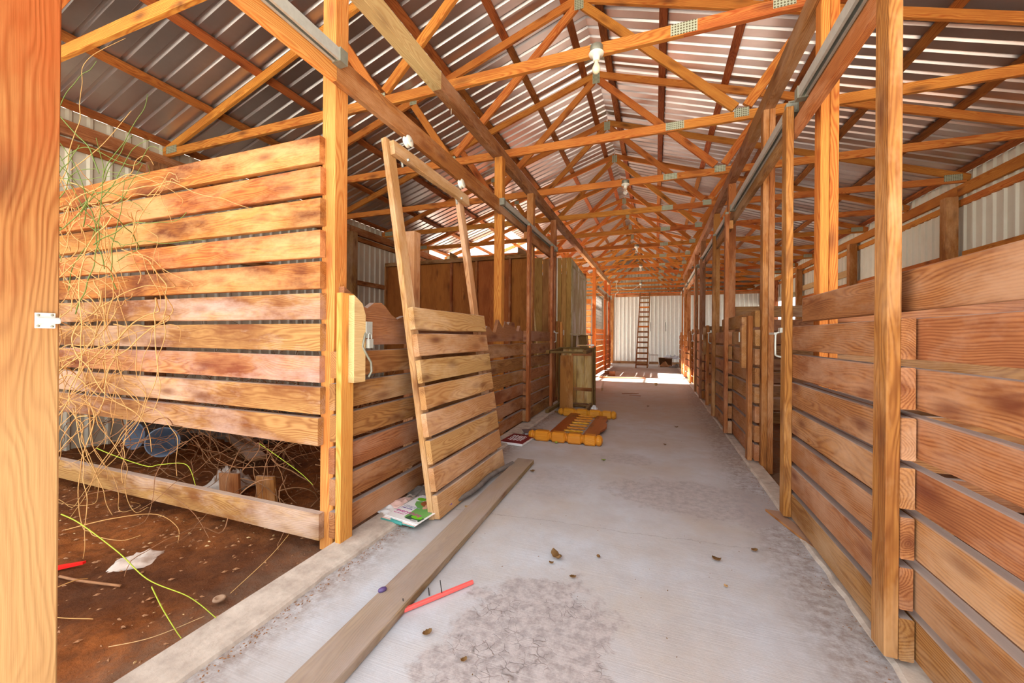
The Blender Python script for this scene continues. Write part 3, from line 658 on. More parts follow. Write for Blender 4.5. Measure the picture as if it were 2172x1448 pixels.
# ------------------------------------------------------------------ sliding gates
def gate(side, y0, y1, label, mat, smat, ztop=2.488, n=7, handle=None, roll=True):
    """stiles toward the aisle, planks behind"""
    s = 1 if side < 0 else -1
    xs = -1.50 if side < 0 else 0.75; xb = xs - s * .0385
    t = thing('sliding_gate', label, 'gate', (xs, y0, 0), 'sliding stall gates')
    sl0 = board('stile', (xs, y0 + .045, .035), (xs, y0 + .045, ztop), .088, .038, Y_, smat, t)
    sl1 = board('stile', (xs, y1 - .045, .035), (xs, y1 - .045, ztop), .088, .038, Y_, smat, t)
    for i in range(n):
        z = .035 + i * PT + .069 + random.uniform(-.002, .002)
        board('plank', (xb, y0 + random.uniform(-.004, .004), z), (xb, y1 + random.uniform(-.004, .004), z), .138, .038, Z_, mat, t)
    if roll:
        board('top_rail', (xb, y0, ztop - .12), (xb, y1, ztop - .12), .088, .038, Z_, smat, t)
        for yy, sl in ((y0 + .045, sl0), (y1 - .045, sl1)):
            rb_ = boxes('roller_bracket', [(0, yy - y0, ztop + .008, .03, .04, .05), (0, yy - y0 + .02, ztop - .035, .034, .09, .01)], 'dullgalv', t, .002); nest(rb_, sl)
    if handle:
        yh, zh = handle; dx = s * .02
        hl = tube('pull_handle', smooth_path([(s * .02, yh - y0, zh + .01), (s * .045, yh - y0, zh), (s * .05, yh - y0 - .005, zh - .03), (s * .05, yh - y0 - .005, zh - .11), (s * .045, yh - y0, zh - .135), (s * .018, yh - y0, zh - .145)]), .006, 'galv', t, 8)
        la = boxes('latch_arm', [(s * .05, yh - y0 + .05, zh + .0, .016, .12, .014), (s * .02, yh - y0, zh + .02, .02, .05, .03)], 'galv', t, .002); nest(la, hl)
    return t
gate(1, 1.67, 2.86, 'nearest right sliding gate, wide brown planks between tall stiles', 'brown', 'rust', handle=(2.85, 1.13))
gate(1, 4.95, 6.05, 'second right sliding gate', 'brown', 'rust', handle=(6.1, 1.17))
gate(1, 7.6, 8.6, 'third right sliding gate, dark stiles', 'rust', 'dusty', handle=(8.64, 1.17))
gate(1, 11.6, 12.7, 'farthest right sliding gate', 'rust', 'rust')
gate(-1, 4.67, 5.93, 'left hanging gate of dusty dark planks past the leaning gate', 'dusty', 'rust', handle=(5.97, 1.16))
gate(-1, 12.9, 14.05, 'far left sliding gate past the tack room', 'orange', 'rust')

# loose gate leaning against the left stall front
TH = R(9.0); gx, gy = -1.19, 2.035
GU, GV, GN = Vector((0, 1, 0)), Vector((-math.sin(TH), 0, math.cos(TH))), Vector((math.cos(TH), 0, math.sin(TH)))
lg = thing('loose_gate', 'unhung tan plank gate leaning on the left stall front', 'gate', (gx, gy, 0.012), 'sliding stall gates')
def G(u, v, w): return Vector((gx, gy, 0.012)) + GU * u + GV * v + GN * w
for u in (.045, 1.00): board('stile', G(u, 0, -.057), G(u, 2.37, -.057), .088, .038, GU, 'tan', lg, rings=5, wob=.003)
for i in range(8):
    v = .0 + i * .163 + .069; board('plank', G(0.0 + random.uniform(0, .012), v, -.019), G(1.055 + random.uniform(-.008, .008), v, -.019), .138, .038, GV, 'tan', lg, rings=5, wob=.003)
board('top_rail', G(.03, 2.31, -.019), G(1.08, 2.31, -.019), .088, .038, GV, 'tan', lg, rings=5, wob=.003)
for u in (.16, .92):
    p = G(u, 2.395, .022) - lg.location
    w_ = lathe('roller_wheel', [(.012, -.018), (.036, -.018), (.039, -.013), (.030, -.006), (.030, .006), (.039, .013), (.036, .018), (.012, .019)], 'porcelain', lg, 24, 'X', p, (0, -TH, 0))
    tube('roller_bolt', [G(u, 2.395, -.05) - lg.location, G(u, 2.395, .045) - lg.location], .007, 'galv', lg)
    tube('roller_hanger', [G(u, 2.40, -.045) - lg.location, G(u, 2.24, -.045) - lg.location], .008, 'galv', lg)
    tube('carriage_bolt', [G(u, 2.275, -.03) - lg.location, G(u, 2.275, .012) - lg.location], .010, 'galv', lg)

# ------------------------------------------------------------------ foreground door post with hinge bracket, left
dp = thing('door_post', 'massive orange post, redder above and paler below, at the left edge with a galvanised bracket', 'post', (-1.57, .50, 0))
board('post_timber', (-1.57, .50, -.1), (-1.57, .50, 3.19), .14, .142, X_, 'doorpost' if 'doorpost' in M else 'fence', dp, rings=5, wob=.003)
hb = boxes('hinge_bracket', [(.0735, .0435, 1.132, .006, .036, .040)], 'whitemetal', dp, .001)
lathe('hinge_barrel', [(.008, -.021), (.0085, -.018), (.0085, .018), (.008, .021)], 'whitemetal', hb, 14, 'Y', (.079, .047, 1.132))
for (yy, zz) in ((.030, 1.146), (.055, 1.147), (.030, 1.118), (.055, 1.117)): lathe('screw', [(.003, 0), (.0028, .002), (.001, .003)], 'dullgalv', hb, 10, 'X', (.0765, yy, zz))

# ------------------------------------------------------------------ tack room
tr = struct('wall_front', 'plywood and olive panelled walls of the tack room')
xs_ = [-5.45, -4.62, -3.86, -3.30, -2.60, -2.22]
for a, b in zip(xs_, xs_[1:]): board('plywood_sheet', ((a + b) / 2, 7.04, 0), ((a + b) / 2, 7.04, 2.58), b - a - .006, .012, X_, 'ply', tr, 2)
for x in xs_: board('stud', (x, 6.995, 0), (x, 6.995, 2.57), .038, .07, X_, 'rust', tr)
board('top_plate', (-5.45, 7.0, 2.61), (-2.18, 7.0, 2.61), .038 * 2, .09, Z_, 'brown', tr)
for x in (-3.9, -2.9, -2.45): outline_board('rafter_stub', [(0, 0), (.16, 0), (.16, .05), (.02, .13), (0, .13)], .038, ((x, 7.02, 2.65), X_, Z_, (0, -1, 0)), 'brown', tr)
for i, (a, b) in enumerate(((-2.18, -1.98), (-1.98, -1.80), (-1.80, -1.62), (-1.62, -1.53), (-1.53, -1.44))):
    board('panel_board', ((a + b) / 2, 7.05, 0), ((a + b) / 2, 7.05, 2.54 + (.03 if i == 0 else 0)), b - a - .004, .012, X_, 'olive', tr, 2)
for i in range(11):
    a = 7.06 + i * .147; board('panel_board', (-1.436, a + .0735, 0.02), (-1.436, a + .0735, 2.52 - i * .012), .144, .012, Y_, 'greypanel', tr, 2)
board('trim_strip', (-1.425, 7.06, 2.40), (-1.425, 8.67, 2.30), .045, .012, Z_, 'greypanel', tr)
board('side_sheet', (-3.4, 8.68, 1.25), (-1.44, 8.68, 1.25), 2.5, .012, Z_, 'ply', tr, 2)
board('side_sheet', (-5.4, 8.68, 1.25), (-3.42, 8.68, 1.25), 2.5, .012, Z_, 'ply', tr, 2)
tag(tube('conduit', [(-1.555, 6.44, 1.36), (-1.555, 6.44, 2.42)], .011, 'plastic'), 'thin cream vertical conduit pipe beside the tack room jamb', 'pipe')
tag(tube('wooden_rod', [(-1.66, 6.0, -.08), (-2.02, 6.5, 1.95)], .014, 'pale'), 'pale wooden rod leaning inside the second left stall', 'rod')
tag(tube('dark_pole', [(-1.70, 4.50, -.09), (-1.92, 4.75, 1.62)], .016, 'black'), 'dark tool handle poking up behind the left gate', 'handle')
tag(board('door_panel', (-1.63, 6.30, .02), (-1.63, 6.30, 2.42), .16, .03, Y_, 'rust'), 'dark narrow board panel behind the left gate end', 'board')

# ------------------------------------------------------------------ lamps and wiring
def bulb(y, x, label, frosted):
    t = thing('light_bulb', label, 'light', (x, y, 3.20), 'bare bulbs in porcelain holders')
    lathe('junction_box', [(.045, 0), (.048, .003), (.048, .05), (.045, .052)], 'dullgalv', t, 20, 'Z', (0, -.03, .0))
    lathe('holder', [(.055, .0), (.057, -.004), (.05, -.014), (.028, -.022), (.023, -.05), (.021, -.056), (.015, -.056)], 'porcelain', t, 24, 'Z', (0, -.03, 0))
    lathe('bulb', [(.012, -.052), (.014, -.07), (.022, -.088), (.029, -.105), (.030, -.118), (.026, -.134), (.016, -.146), (.004, -.150)], 'frost' if frosted else 'glass', t, 24, 'Z', (0, -.03, 0))
bulb(2.97, -0.425, 'nearest frosted bulb in a white porcelain holder on the chord', True)
for y, x, l in ((5.62, -0.40, 'second bulb from the camera, clear glass'), (9.58, -0.42, 'third bulb from the camera'), (12.24, -0.42, 'fourth bulb from the camera'), (16.23, -0.55, 'fifth and farthest bulb under the last trusses')): bulb(y, x, l + ', hanging under a truss', False)
tag(tube('cable', smooth_path([(-1.62, 2.975, 3.215), (-1.3, 2.96, 3.235), (-1.0, 2.965, 3.225), (-.75, 2.96, 3.245), (-.55, 2.962, 3.262), (-.45, 2.965, 3.235)]), .006, 'wire'), 'dark twisted cable along the first crossing chord to the nearest bulb', 'cable')
tag(tube('cable', smooth_path([(-1.62, 2.972, 3.20), (-1.25, 2.958, 3.222), (-.9, 2.96, 3.222), (-.6, 2.955, 3.255), (-.46, 2.96, 3.232)]), .005, 'black'), 'second thinner cable twisted under the first beside the nearest bulb', 'cable')
tag(tube('cable', smooth_path([(-1.5, 5.63, 3.24), (-1.1, 5.62, 3.20), (-.8, 5.62, 3.19), (-.46, 5.62, 3.21)]), .006, 'wire'), 'cable sagging to the second bulb', 'cable')
tag(tube('cable', smooth_path([(-1.35, 16.2, 3.1), (-1.1, 16.2, 3.0), (-.85, 16.2, 3.0), (-.65, 16.2, 3.12), (-.58, 16.22, 3.2)]), .008, 'plastic'), 'pale cable looping to the farthest bulb', 'cable')
ob_ = thing('outlet_box', 'white outlet box hanging from the far chord with dangling cords', 'outlet', (-1.35, 14.93, 3.155))
boxes('box', [(0, 0, 0, .09, .05, .07)], 'plastic', ob_, .004)
tube('cord', smooth_path([(0, 0, -.03), (-.02, 0, -.2), (.06, 0, -.38), (-.05, 0, -.5), (-.05, 0, -1.15)]), .010, 'plastic', ob_)
tag(tube('pull_cord', [(-1.66, 2.98, 3.1), (-1.66, 2.98, 3.0)], .002, 'plastic'), 'short cobwebby string under the first crossing chord', 'string')

# ------------------------------------------------------------------ things on the aisle floor, near
tag(board('floor_plank', (-.975, .60, .022), (-1.05, 3.24, .022), .145, .036, X_, 'plank', rings=6 if False else 5, wob=.003), 'long weathered plank lying flat on the slab below the leaning gate', 'plank')
dd = tag(lathe('purple_pod', [(.003, -.028), (.012, -.022), (.017, 0), (.012, .022), (.003, .028)], 'darkpurple', None, 14, 'X', (-1.055, 1.345, .052), (0, 0, 1.0)), 'small dark purple pod lying on the long plank', 'pod'); dd.scale = (.65, .65, .65); dd.location.z = .047
rs = thing('red_stick', 'coral red painted stick with nails lying on the slab beside the long plank', 'stick', (-.86, 1.42, 0))
board('stick', (-.965, 1.262, .012), (-.752, 1.575, .012), .016, .015, X_, 'red', rs)
for (a, b, h) in ((-.835, 1.452, .05), (-.93, 1.325, .03)): tube('nail', [(a + .86, b - 1.42, .01), (a + .86 - .01, b - 1.42, .02 + h)], .0022, 'black', rs)
tube('nail', [(-.03, .02, .004), (-.055, .055, .008)], .0022, 'black', rs)
tag(tube('dead_branch', smooth_path([(-1.235, 2.16, .03), (-1.17, 2.45, .035), (-1.17, 2.75, .04), (-1.13, 3.02, .035), (-1.12, 3.1, .03)]), .016, 'rubble', r1=.024), 'dark dirty branch lying between the leaning gate and the plank', 'branch')
tag(outline_board('wood_offcut', [(0, 0), (.45, 0), (.5, .03), (.46, .06), (.3, .055), (.2, .066), (.03, .07)], .014, ((.665, 2.90, .002), Vector((.26, -.965, 0)).normalized(), Vector((.965, .26, 0)).normalized(), Z_), 'rust'), 'dark splintered wood offcut lying by the right curb below the gate', 'board')

# magazine
def text_mesh(body, size, name):
    c = bpy.data.curves.new(name, 'FONT'); c.body = body; c.size = size; c.extrude = 0.0003; c.resolution_u = 3
    o = bpy.data.objects.new('t', c); COL.objects.link(o); dg = bpy.context.evaluated_depsgraph_get()
    me = bpy.data.meshes.new_from_object(o.evaluated_get(dg)); bpy.data.objects.remove(o); me.materials.clear(); return me
def flat(name, pts, z, mat, parent, th=.0004):
    n = len(pts); vs_ = [(x, y, z) for x, y in pts] + [(x, y, z + th) for x, y in pts]
    return link(name, fixn(rawmesh(name, vs_, [tuple(range(n - 1, -1, -1)), tuple(range(n, 2 * n))] + [(i, (i + 1) % n, n + (i + 1) % n, n + i) for i in range(n)], mat)), None, parent)
def ell(cx, cy, rx, ry, n=20, a0=0): return [(cx + rx * math.cos(a0 + 2 * math.pi * i / n), cy + ry * math.sin(a0 + 2 * math.pi * i / n)) for i in range(n)]
mg = thing('magazine', 'open-fanned magazine with a smiling woman in green on its cover', 'magazine', (-1.490, 1.925, .026), 'printed matter', (R(1), R(0), R(-9)))
mg.scale = (1.14, 1.12, 1)
mw, mh = .215, .285
for i in range(4):
    a = R(1.5 * (3 - i)); z = i * .004; ox = -.003 * (3 - i); oy = -.009 * (3 - i)
    pts = [(ox + x * math.cos(a) - y * math.sin(a), oy + x * math.sin(a) + y * math.cos(a)) for x, y in ((0, 0), (mw, 0), (mw, mh), (0, mh))]
    flat('page', pts, z, ['teal', 'pink', 'paper', 'paper'][i], mg, .0035)
zc = .0158
flat('cover_photo', [(.10, .03), (.205, .03), (.205, .12), (.19, .17), (.15, .2), (.06, .215), (.03, .20), (.05, .165), (.09, .14)], zc, 'top', mg)
flat('cover_dark_print', [(.11, .02), (.205, .02), (.21, .06), (.12, .06)], zc + .0005, 'dkgreen', mg)  # dark green block of print low on the cover
flat('cover_hair', ell(.118, .205, .050, .038), zc + .001, 'hair', mg)
flat('cover_face', ell(.128, .198, .021, .029), zc + .0015, 'skin', mg)
flat('cover_neck', [(.118, .178), (.142, .178), (.146, .150), (.13, .138), (.115, .152)], zc + .0012, 'skin', mg)
flat('cover_smile', ell(.13, .187, .008, .003, 10), zc + .002, 'paper', mg)
flat('cover_eye', ell(.121, .204, .003, .0015, 8), zc + .002, 'hair', mg); flat('cover_eye', ell(.136, .203, .003, .0015, 8), zc + .002, 'hair', mg)
flat('cover_badge', ell(.042, .232, .030, .018), zc + .001, 'lime', mg); flat('cover_badge', ell(.165, .052, .034, .015), zc + .001, 'lime', mg)
for (b, sz, x, y, m) in (('EDI', .046, .048, .247, 'purple'), ('OO', .046, .155, .245, 'purple'), ('everything', .040, .008, .062, 'magenta'), ('your home,', .016, .01, .105, 'purple'), ('YOUR BEST SUMMER', .011, .012, .132, 'printgrey'), ('EVER PROJECTS', .011, .012, .120, 'printgrey'), ('25', .022, .178, .125, 'purple'), ('fresh ideas inside', .010, .012, .044, 'magenta')):
    me = text_mesh(b, sz, 'print'); me.materials.append(M[m]); o = link('cover_print', me, None, mg); o.location = (x, y, zc + .0014)
flat('barcode', [(.155, .008), (.195, .008), (.195, .028), (.155, .028)], zc + .001, 'paper', mg)
for i in range(9): flat('barcode_bar', [(.158 + i * .004, .010), (.1595 + i * .004, .010), (.1595 + i * .004, .026), (.158 + i * .004, .026)], zc + .0015, 'black', mg)
m2 = thing('magazine', 'crumpled torn magazine pages under the green-cover magazine', 'magazine', (-1.60, 2.06, .024), 'printed matter')
tube('rolled_page', smooth_path([(.16, -.15, .002), (.2, -.165, .004), (.25, -.17, .002)]), .010, 'teal', m2, 10)
def crumple(name, sx, sy, h, mat, parent=None, seed=0, n=14, loc=(0, 0, 0), rz=0):
    vs_ = [((i / n - .5) * sx, (j / n - .5) * sy, h * (0.5 + mn.noise(Vector((i * .45 + seed, j * .45, seed)))) * (1 - (2 * abs(i / n - .5)) ** 3) * (1 - (2 * abs(j / n - .5)) ** 3)) for j in range(n + 1) for i in range(n + 1)]
    vs_ = [(x + .12 * sx * mn.noise(Vector((y * 9, seed, 1))), y + .12 * sy * mn.noise(Vector((x * 9, seed, 7))), z) for x, y, z in vs_]
    fs = [(j * (n + 1) + i, j * (n + 1) + i + 1, (j + 1) * (n + 1) + i + 1, (j + 1) * (n + 1) + i) for j in range(n) for i in range(n)]
    o = link(name, rawmesh(name, vs_, fs, mat, smooth=True), None, parent); o.location = loc; o.rotation_euler = (0, 0, rz)
    md = o.modifiers.new('s', 'SOLIDIFY'); md.thickness = .002; return o
crumple('torn_page', .2, .16, .03, 'pink', m2, 3, 12, (0.03, .06, 0), .4); crumple('torn_page', .17, .13, .02, 'paper', m2, 5, 12, (.02, -.02, -.004), -.3)
tag(crumple('dirt_heap', .34, .22, .07, 'rubble', None, 9, 16, (-1.44, 2.34, .012), .2), 'grey heap of dried dirt and leaves behind the leaning gate', 'dirt')

# red book and a dark grey one
bk = thing('book', 'dark red paperback with white scribbled lettering beside the headboard foot', 'book', (-1.47, 3.72, .002), 'books on the slab', (0, 0, R(-4)))
boxes('page_block', [(.115, .17, .016, .23, .33, .026)], 'paper', bk, .001)
boxes('cover', [(.115, .17, .031, .245, .345, .004), (-.008, .17, .017, .004, .345, .03)], 'bookred', bk, .001)
for i in range(4):
    pts = [(.03 + .012 * k, .10 + i * .05 + .016 * math.sin(k * 1.9 + i * 2), .0345) for k in range(14)]
    tube('cover_lettering', smooth_path(pts, 4), .0022, 'paper', bk, 4)
bk2 = thing('book', 'dusty dark grey book lying half under the headboard post', 'book', (-1.36, 4.16, .002), 'books on the slab', (0, 0, R(28)))
boxes('page_block', [(.12, .09, .010, .23, .17, .016)], 'bluewhite', bk2, .001)
boxes('cover', [(.12, .09, .021, .25, .19, .004), (.12, .09, .002, .25, .19, .003)], 'bookgrey', bk2, .001)

# ------------------------------------------------------------------ headboard lying on the floor
hbd = thing('crib_headboard', 'yellow pine headboard with turned posts lying flat on the aisle slab', 'headboard', (-.88, 4.75, 0))
def turned_post(y, x0, x1, seed):
    L = x1 - x0; r = .045
    # squared blocks and turned necks
    nb = 4; prof = []; meshes = []
    segs_ = [0.0, .07, .10, .30, .33, .52, .55, .73, .76, .93, 1.0]
    o = thing_part = None
    vs_, fs = [], []
    rows = []
    def ring(x, ra, sq):
        pts = []
        for j in range(16):
            t = 2 * math.pi * j / 16 + math.pi / 16
            c, s_ = math.cos(t), math.sin(t)
            k = 1 / max(abs(c), abs(s_)); k = 1 + (min(k, 1.22) - 1) * sq
            pts.append((x, ra * c * k, ra * s_ * k))
        rows.append(pts)
    blocks = [(.10, .30), (.335, .52), (.555, .74), (.775, .93)]
    ring(x0, .012, 0); ring(x0 + .01, .030, 0); ring(x0 + .04, .040, 0); ring(x0 + .055, .034, 0)
    for a, b in blocks:
        xa, xb = x0 + a * L, x0 + b * L
        ring(xa - .018, .028, 0); ring(xa - .010, .036, 0); ring(xa - .003, .034, .3); ring(xa + .012, .043, 1); ring(xb - .012, .043, 1); ring(xb + .003, .034, .3); ring(xb + .010, .036, 0); ring(xb + .016, .027, 0)
    ring(x1 - .055, .030, 0); ring(x1 - .045, .044, 0); ring(x1 - .02, .046, 0); ring(x1, .036, 0); ring(x1 + .01, .018, 0)
    for i, pr in enumerate(rows): vs_ += pr
    for i in range(len(rows) - 1):
        for j in range(16):
            k = (j + 1) % 16; fs.append((i * 16 + j, i * 16 + k, (i + 1) * 16 + k, (i + 1) * 16 + j))
    fs.append(tuple(range(16))); fs.append(tuple((len(rows) - 1) * 16 + j for j in range(16)))
    me = fixn(rawmesh('turned_post', vs_, fs, 'bed')); ob = link('turned_post', me, None, hbd); ob.location = (0, y - 4.75, .056); ob.scale = (1, 1.22, 1.22)
    for p in me.polygons: p.use_smooth = False
turned_post(5.40, -1.27 + .88, -.49 + .88, 1); turned_post(4.02, -1.27 + .88, -.50 + .88, 2)
board('plain_rail', (-1.02, 4.06, .045), (-1.02, 5.36, .045), .13, .022, X_, 'bedrail', hbd)
pts = [(0, 0), (1.19, 0), (1.19, .13), (1.1, .135), (.98, .165), (.85, .15), (.72, .185), (.6, .195), (.48, .185), (.34, .15), (.22, .165), (.1, .135), (0, .13)]
outline_board('scalloped_rail', [(u, -v) for u, v in pts], .022, ((-.72, 4.09, .034), Y_, (-1, 0, 0), Z_), 'bedrail', hbd)
for i in range(8):
    y = 4.22 + i * .145
    lathe('spindle', [(.006, -.12), (.012, -.10), (.015, -.05), (.011, -.045), (.013, -.02), (.016, 0), (.013, .02), (.011, .045), (.015, .05), (.012, .10), (.006, .12)], 'bed', hbd, 10, 'X', (.045 - .03 + .0, y - 4.75, .045))
board('hanger_tongue', (-1.32, 5.42, .045), (-1.26, 5.41, .045), .03, .02, Y_, 'table', hbd)

# ------------------------------------------------------------------ table on its side
tb = thing('table', 'grimy wooden table standing on its side against the left stalls, legs toward the camera', 'table', (-1.16, 6.1, 0))
ty = 6.18; tx0, tx1 = -1.44, -.89; th = .955
for i in range(4):
    w = (tx1 - tx0 - .06) / 4; x = tx0 + .03 + w * (i + .5); board('top_board', (x, ty, .06), (x, ty, th - .04), w - .003, .018, X_, 'tabletop', tb)
for (a, b, ww) in (((tx0, ty - .05, .03), (tx1, ty - .05, .03), 0), ((tx0, ty - .05, th - .03), (tx1, ty - .05, th - .03), 0)): board('apron', a, b, .10, .022, Y_, 'table', tb)
for x in (tx0 + .012, tx1 - .012): board('apron', (x, ty - .05, .03), (x, ty - .05, th - .02), .10, .022, Y_, 'table', tb)
for i, (x, z) in enumerate(((tx0 + .035, th - .06), (tx1 - .04, th - .06), (tx0 + .035, .05), (tx1 - .04, .05))): board('leg', (x, ty - .02, z), (x - (.02 if i % 2 == 0 else .0), 5.36 if i != 1 else 5.52, z - (.01 if z > .5 else 0)), .048, .048, X_, 'table', tb)
board('stretcher', (tx0 + .02, 5.43, th - .075), (tx1 - .05, 5.54, th - .075), .03, .03, Z_, 'table', tb)
board('edge_strip', (tx1 + .005, ty + .01, .02), (tx1 + .005, ty + .01, th), .04, .03, Y_, 'table', tb)
board('cross_batten', (tx0 + .2, ty - .02, .28), (tx1 - .03, ty - .02, .28), .05, .018, Z_, 'rust', tb)
board('cross_batten', (tx0 + .2, ty - .02, .83), (tx1 - .03, ty - .02, .83), .05, .018, Z_, 'rust', tb)
tag(board('loose_board', (-1.245, 5.80, .005), (-1.255, 5.86, .82), .20, .022, X_, 'rust'), 'wide brown board leaning upright inside the sideways table', 'board')
gl = thing('forked_paddle', 'cream forked wooden piece lying on the sideways table', 'tool', (-1.05, 6.10, th + .005))
outline_board('paddle', [(0, 0), (.10, .02), (.12, .04), (.10, .055), (0, .06), (0, .08), (.12, .085), (.20, .06), (.20, .03), (.10, -.012), (0, -.02)], .015, ((-1.13, 6.08, th + .006), Vector((.96, -.28, 0)).normalized(), Vector((.28, .96, 0)).normalized(), Z_), 'pale', gl)
wt = thing('small_bottle', 'small white bottle with a red band lying on the sideways table', 'bottle', (-.93, 6.07, th + .02))
lathe('bottle', [(.012, -.06), (.016, -.055), (.016, .03), (.008, .045), (.008, .055)], 'paper', wt, 14, 'X')
lathe('band', [(.0165, -.05), (.0165, -.03)], 'redcloth', wt, 14, 'X')
tag(tube('pale_stick', [(-1.50, 5.95, .03), (-1.53, 6.0, .62)], .012, 'plastic', None, 8), 'thin cream stick standing behind the sideways table', 'stick')
ls = thing('leaning_easel', 'brown boards leaning together under a grey shelf behind the table', 'stand', (-1.15, 6.75, 0))
board('front_board', (-1.00, 6.62, .0), (-1.17, 6.75, 1.13), .16, .025, X_, 'table', ls)
board('back_leg', (-1.36, 6.85, .0), (-1.32, 6.8, 1.12), .05, .03, X_, 'table', ls)
board('edge_strip', (-.93, 6.60, .0), (-1.10, 6.73, 1.12), .02, .035, X_, 'tan', ls)
board('shelf', (-1.36, 6.76, 1.15), (-1.02, 6.72, 1.13), .18, .02, Y_, 'greypanel', ls)
tube('cane', smooth_path([(-1.48, 6.5, .85), (-1.38, 6.55, 1.0), (-1.24, 6.6, 1.16), (-1.2, 6.62, 1.2)]), .008, 'tan', ls)
tag(crumple('paper_scrap', .10, .12, .08, 'paper', None, 2, 8, (-.86, 6.0, .01), 0), 'crumpled white paper scrap at the foot of the sideways table', 'paper')

# ------------------------------------------------------------------ far down the aisle
def far_board(p0, p1, w, t, side, mat, label, cat='board'): return tag(board('floor_board', p0, p1, w, t, side, mat), label, cat)
far_board((-1.42, 10.75, .02), (-.25, 11.0, .02), .09, .02, Y_, 'orange', 'long thin orange board lying across the aisle past the table')
far_board((-1.1, 9.0, .08), (-1.02, 8.2, .02), .07, .03, Z_, 'tan', 'pale bent board lying on the floor behind the table')
far_board((-1.3, 8.4, .02), (-1.2, 7.6, .5), .12, .03, X_, 'table', 'dark board propped behind the table base')
tag(board('wood_block', (-1.22, 11.45, .07), (-1.06, 11.45, .07), .13, .14, Z_, 'dusty'), 'dark square wood block on the slab past the long thin board', 'block')
tag(board('wood_block', (-1.42, 12.0, .05), (-1.28, 12.0, .05), .09, .1, Z_, 'dusty'), 'smaller wood block against the far left stall front', 'block')
for i in range(4): tag(board('wood_strip', (-1.45 + i * .06, 11.0, .02), (-1.36 + i * .06, 11.5, .02), .03, .02, X_, 'dusty'), ['first', 'second', 'third', 'fourth'][i] + ' from the left of the thin dark strips beside the far wood block', 'strip', 'dark strips on the slab')
tag(lathe('apple', [(.004, -.032), (.02, -.032), (.035, -.014), (.038, .006), (.03, .024), (.012, .03), (.002, .024)], 'leafpale', None, 14, 'Z', (.02, 9.6, .033)), 'small round pale fruit on the slab down the aisle', 'fruit')
for (a, b, c_, d, l) in ((-.6, 7.9, -.3, 8.05, 'longer, farther'), (-.45, 7.75, -.25, 7.7, 'shorter, nearer')): tag(board('bark_strip', (a, b, .008), (c_, d, .008), .03, .008, Y_, 'rust'), l + ' dark flat strip of bark on the brown part of the slab', 'bark', 'bark strips')

# ladder
ld = thing('wooden_ladder', 'tall brown wooden ladder leaning against the far header', 'ladder', (-.5, 14.9, 0))
lb0, lt0 = Vector((-.655, 14.85, .0)), Vector((-.60, 17.10, 2.93)); lb1, lt1 = Vector((-.265, 14.9, .0)), Vector((-.22, 17.10, 2.93))
board('rail', lb0, lt0, .085, .04, Y_, 'dusty', ld); board('rail', lb1, lt1, .085, .04, Y_, 'dusty', ld)
for i in range(14):
    f = .04 + i * .068
    board('rung', lb0.lerp(lt0, f) + Vector((-.02, -.04, 0)), lb1.lerp(lt1, f) + Vector((.02, -.04, 0)), .065, .022, Z_, 'orange' if i in (7, 11) else 'dusty', ld)

# folding stool
st = thing('folding_stool', 'small white metal stool standing by the ladder foot', 'stool', (-.04, 15.6, 0))
boxes('seat', [(0, 0, .45, .32, .28, .025)], 'whitemetal', st, .008)
for (a, b) in (((-.14, -.1), (-.22, -.16)), ((.12, -.1), (.2, -.16)), ((-.14, .1), (-.2, .16)), ((.12, .1), (.2, .16))): tube('leg', [(a[0], a[1], .44), (b[0], b[1], .0)], .013, 'whitemetal', st, 8)
tube('back_stay', [(-.15, -.1, .45), (-.3, -.15, .80)], .012, 'whitemetal', st, 8)
bx = thing('cardboard_box', 'tattered brown cardboard box on its side at the far wall', 'box', (.36, 15.9, 0))
boxes('body', [(0, 0, .01, .46, .34, .008), (0, 0, .33, .46, .34, .008), (-.23, 0, .17, .008, .34, .33), (.23, 0, .17, .008, .34, .33), (0, .17, .17, .46, .008, .33)], 'cardboard', bx)
crumple('torn_flap', .42, .3, .2, 'cardboard', bx, 4, 10, (0, -.12, .02)); 
tag(crumple('drop_cloth', .8, .34, .16, 'bluewhite', None, 6, 16, (.62, 16.1, .30), -.5), 'pale sheet draped off the cardboard box toward the right', 'sheet')
tag(crumple('rubbish_heap', .5, .4, .14, 'rubble', None, 11, 14, (.75, 15.6, .0)), 'small grey rubbish heap by the last right gate', 'rubbish')

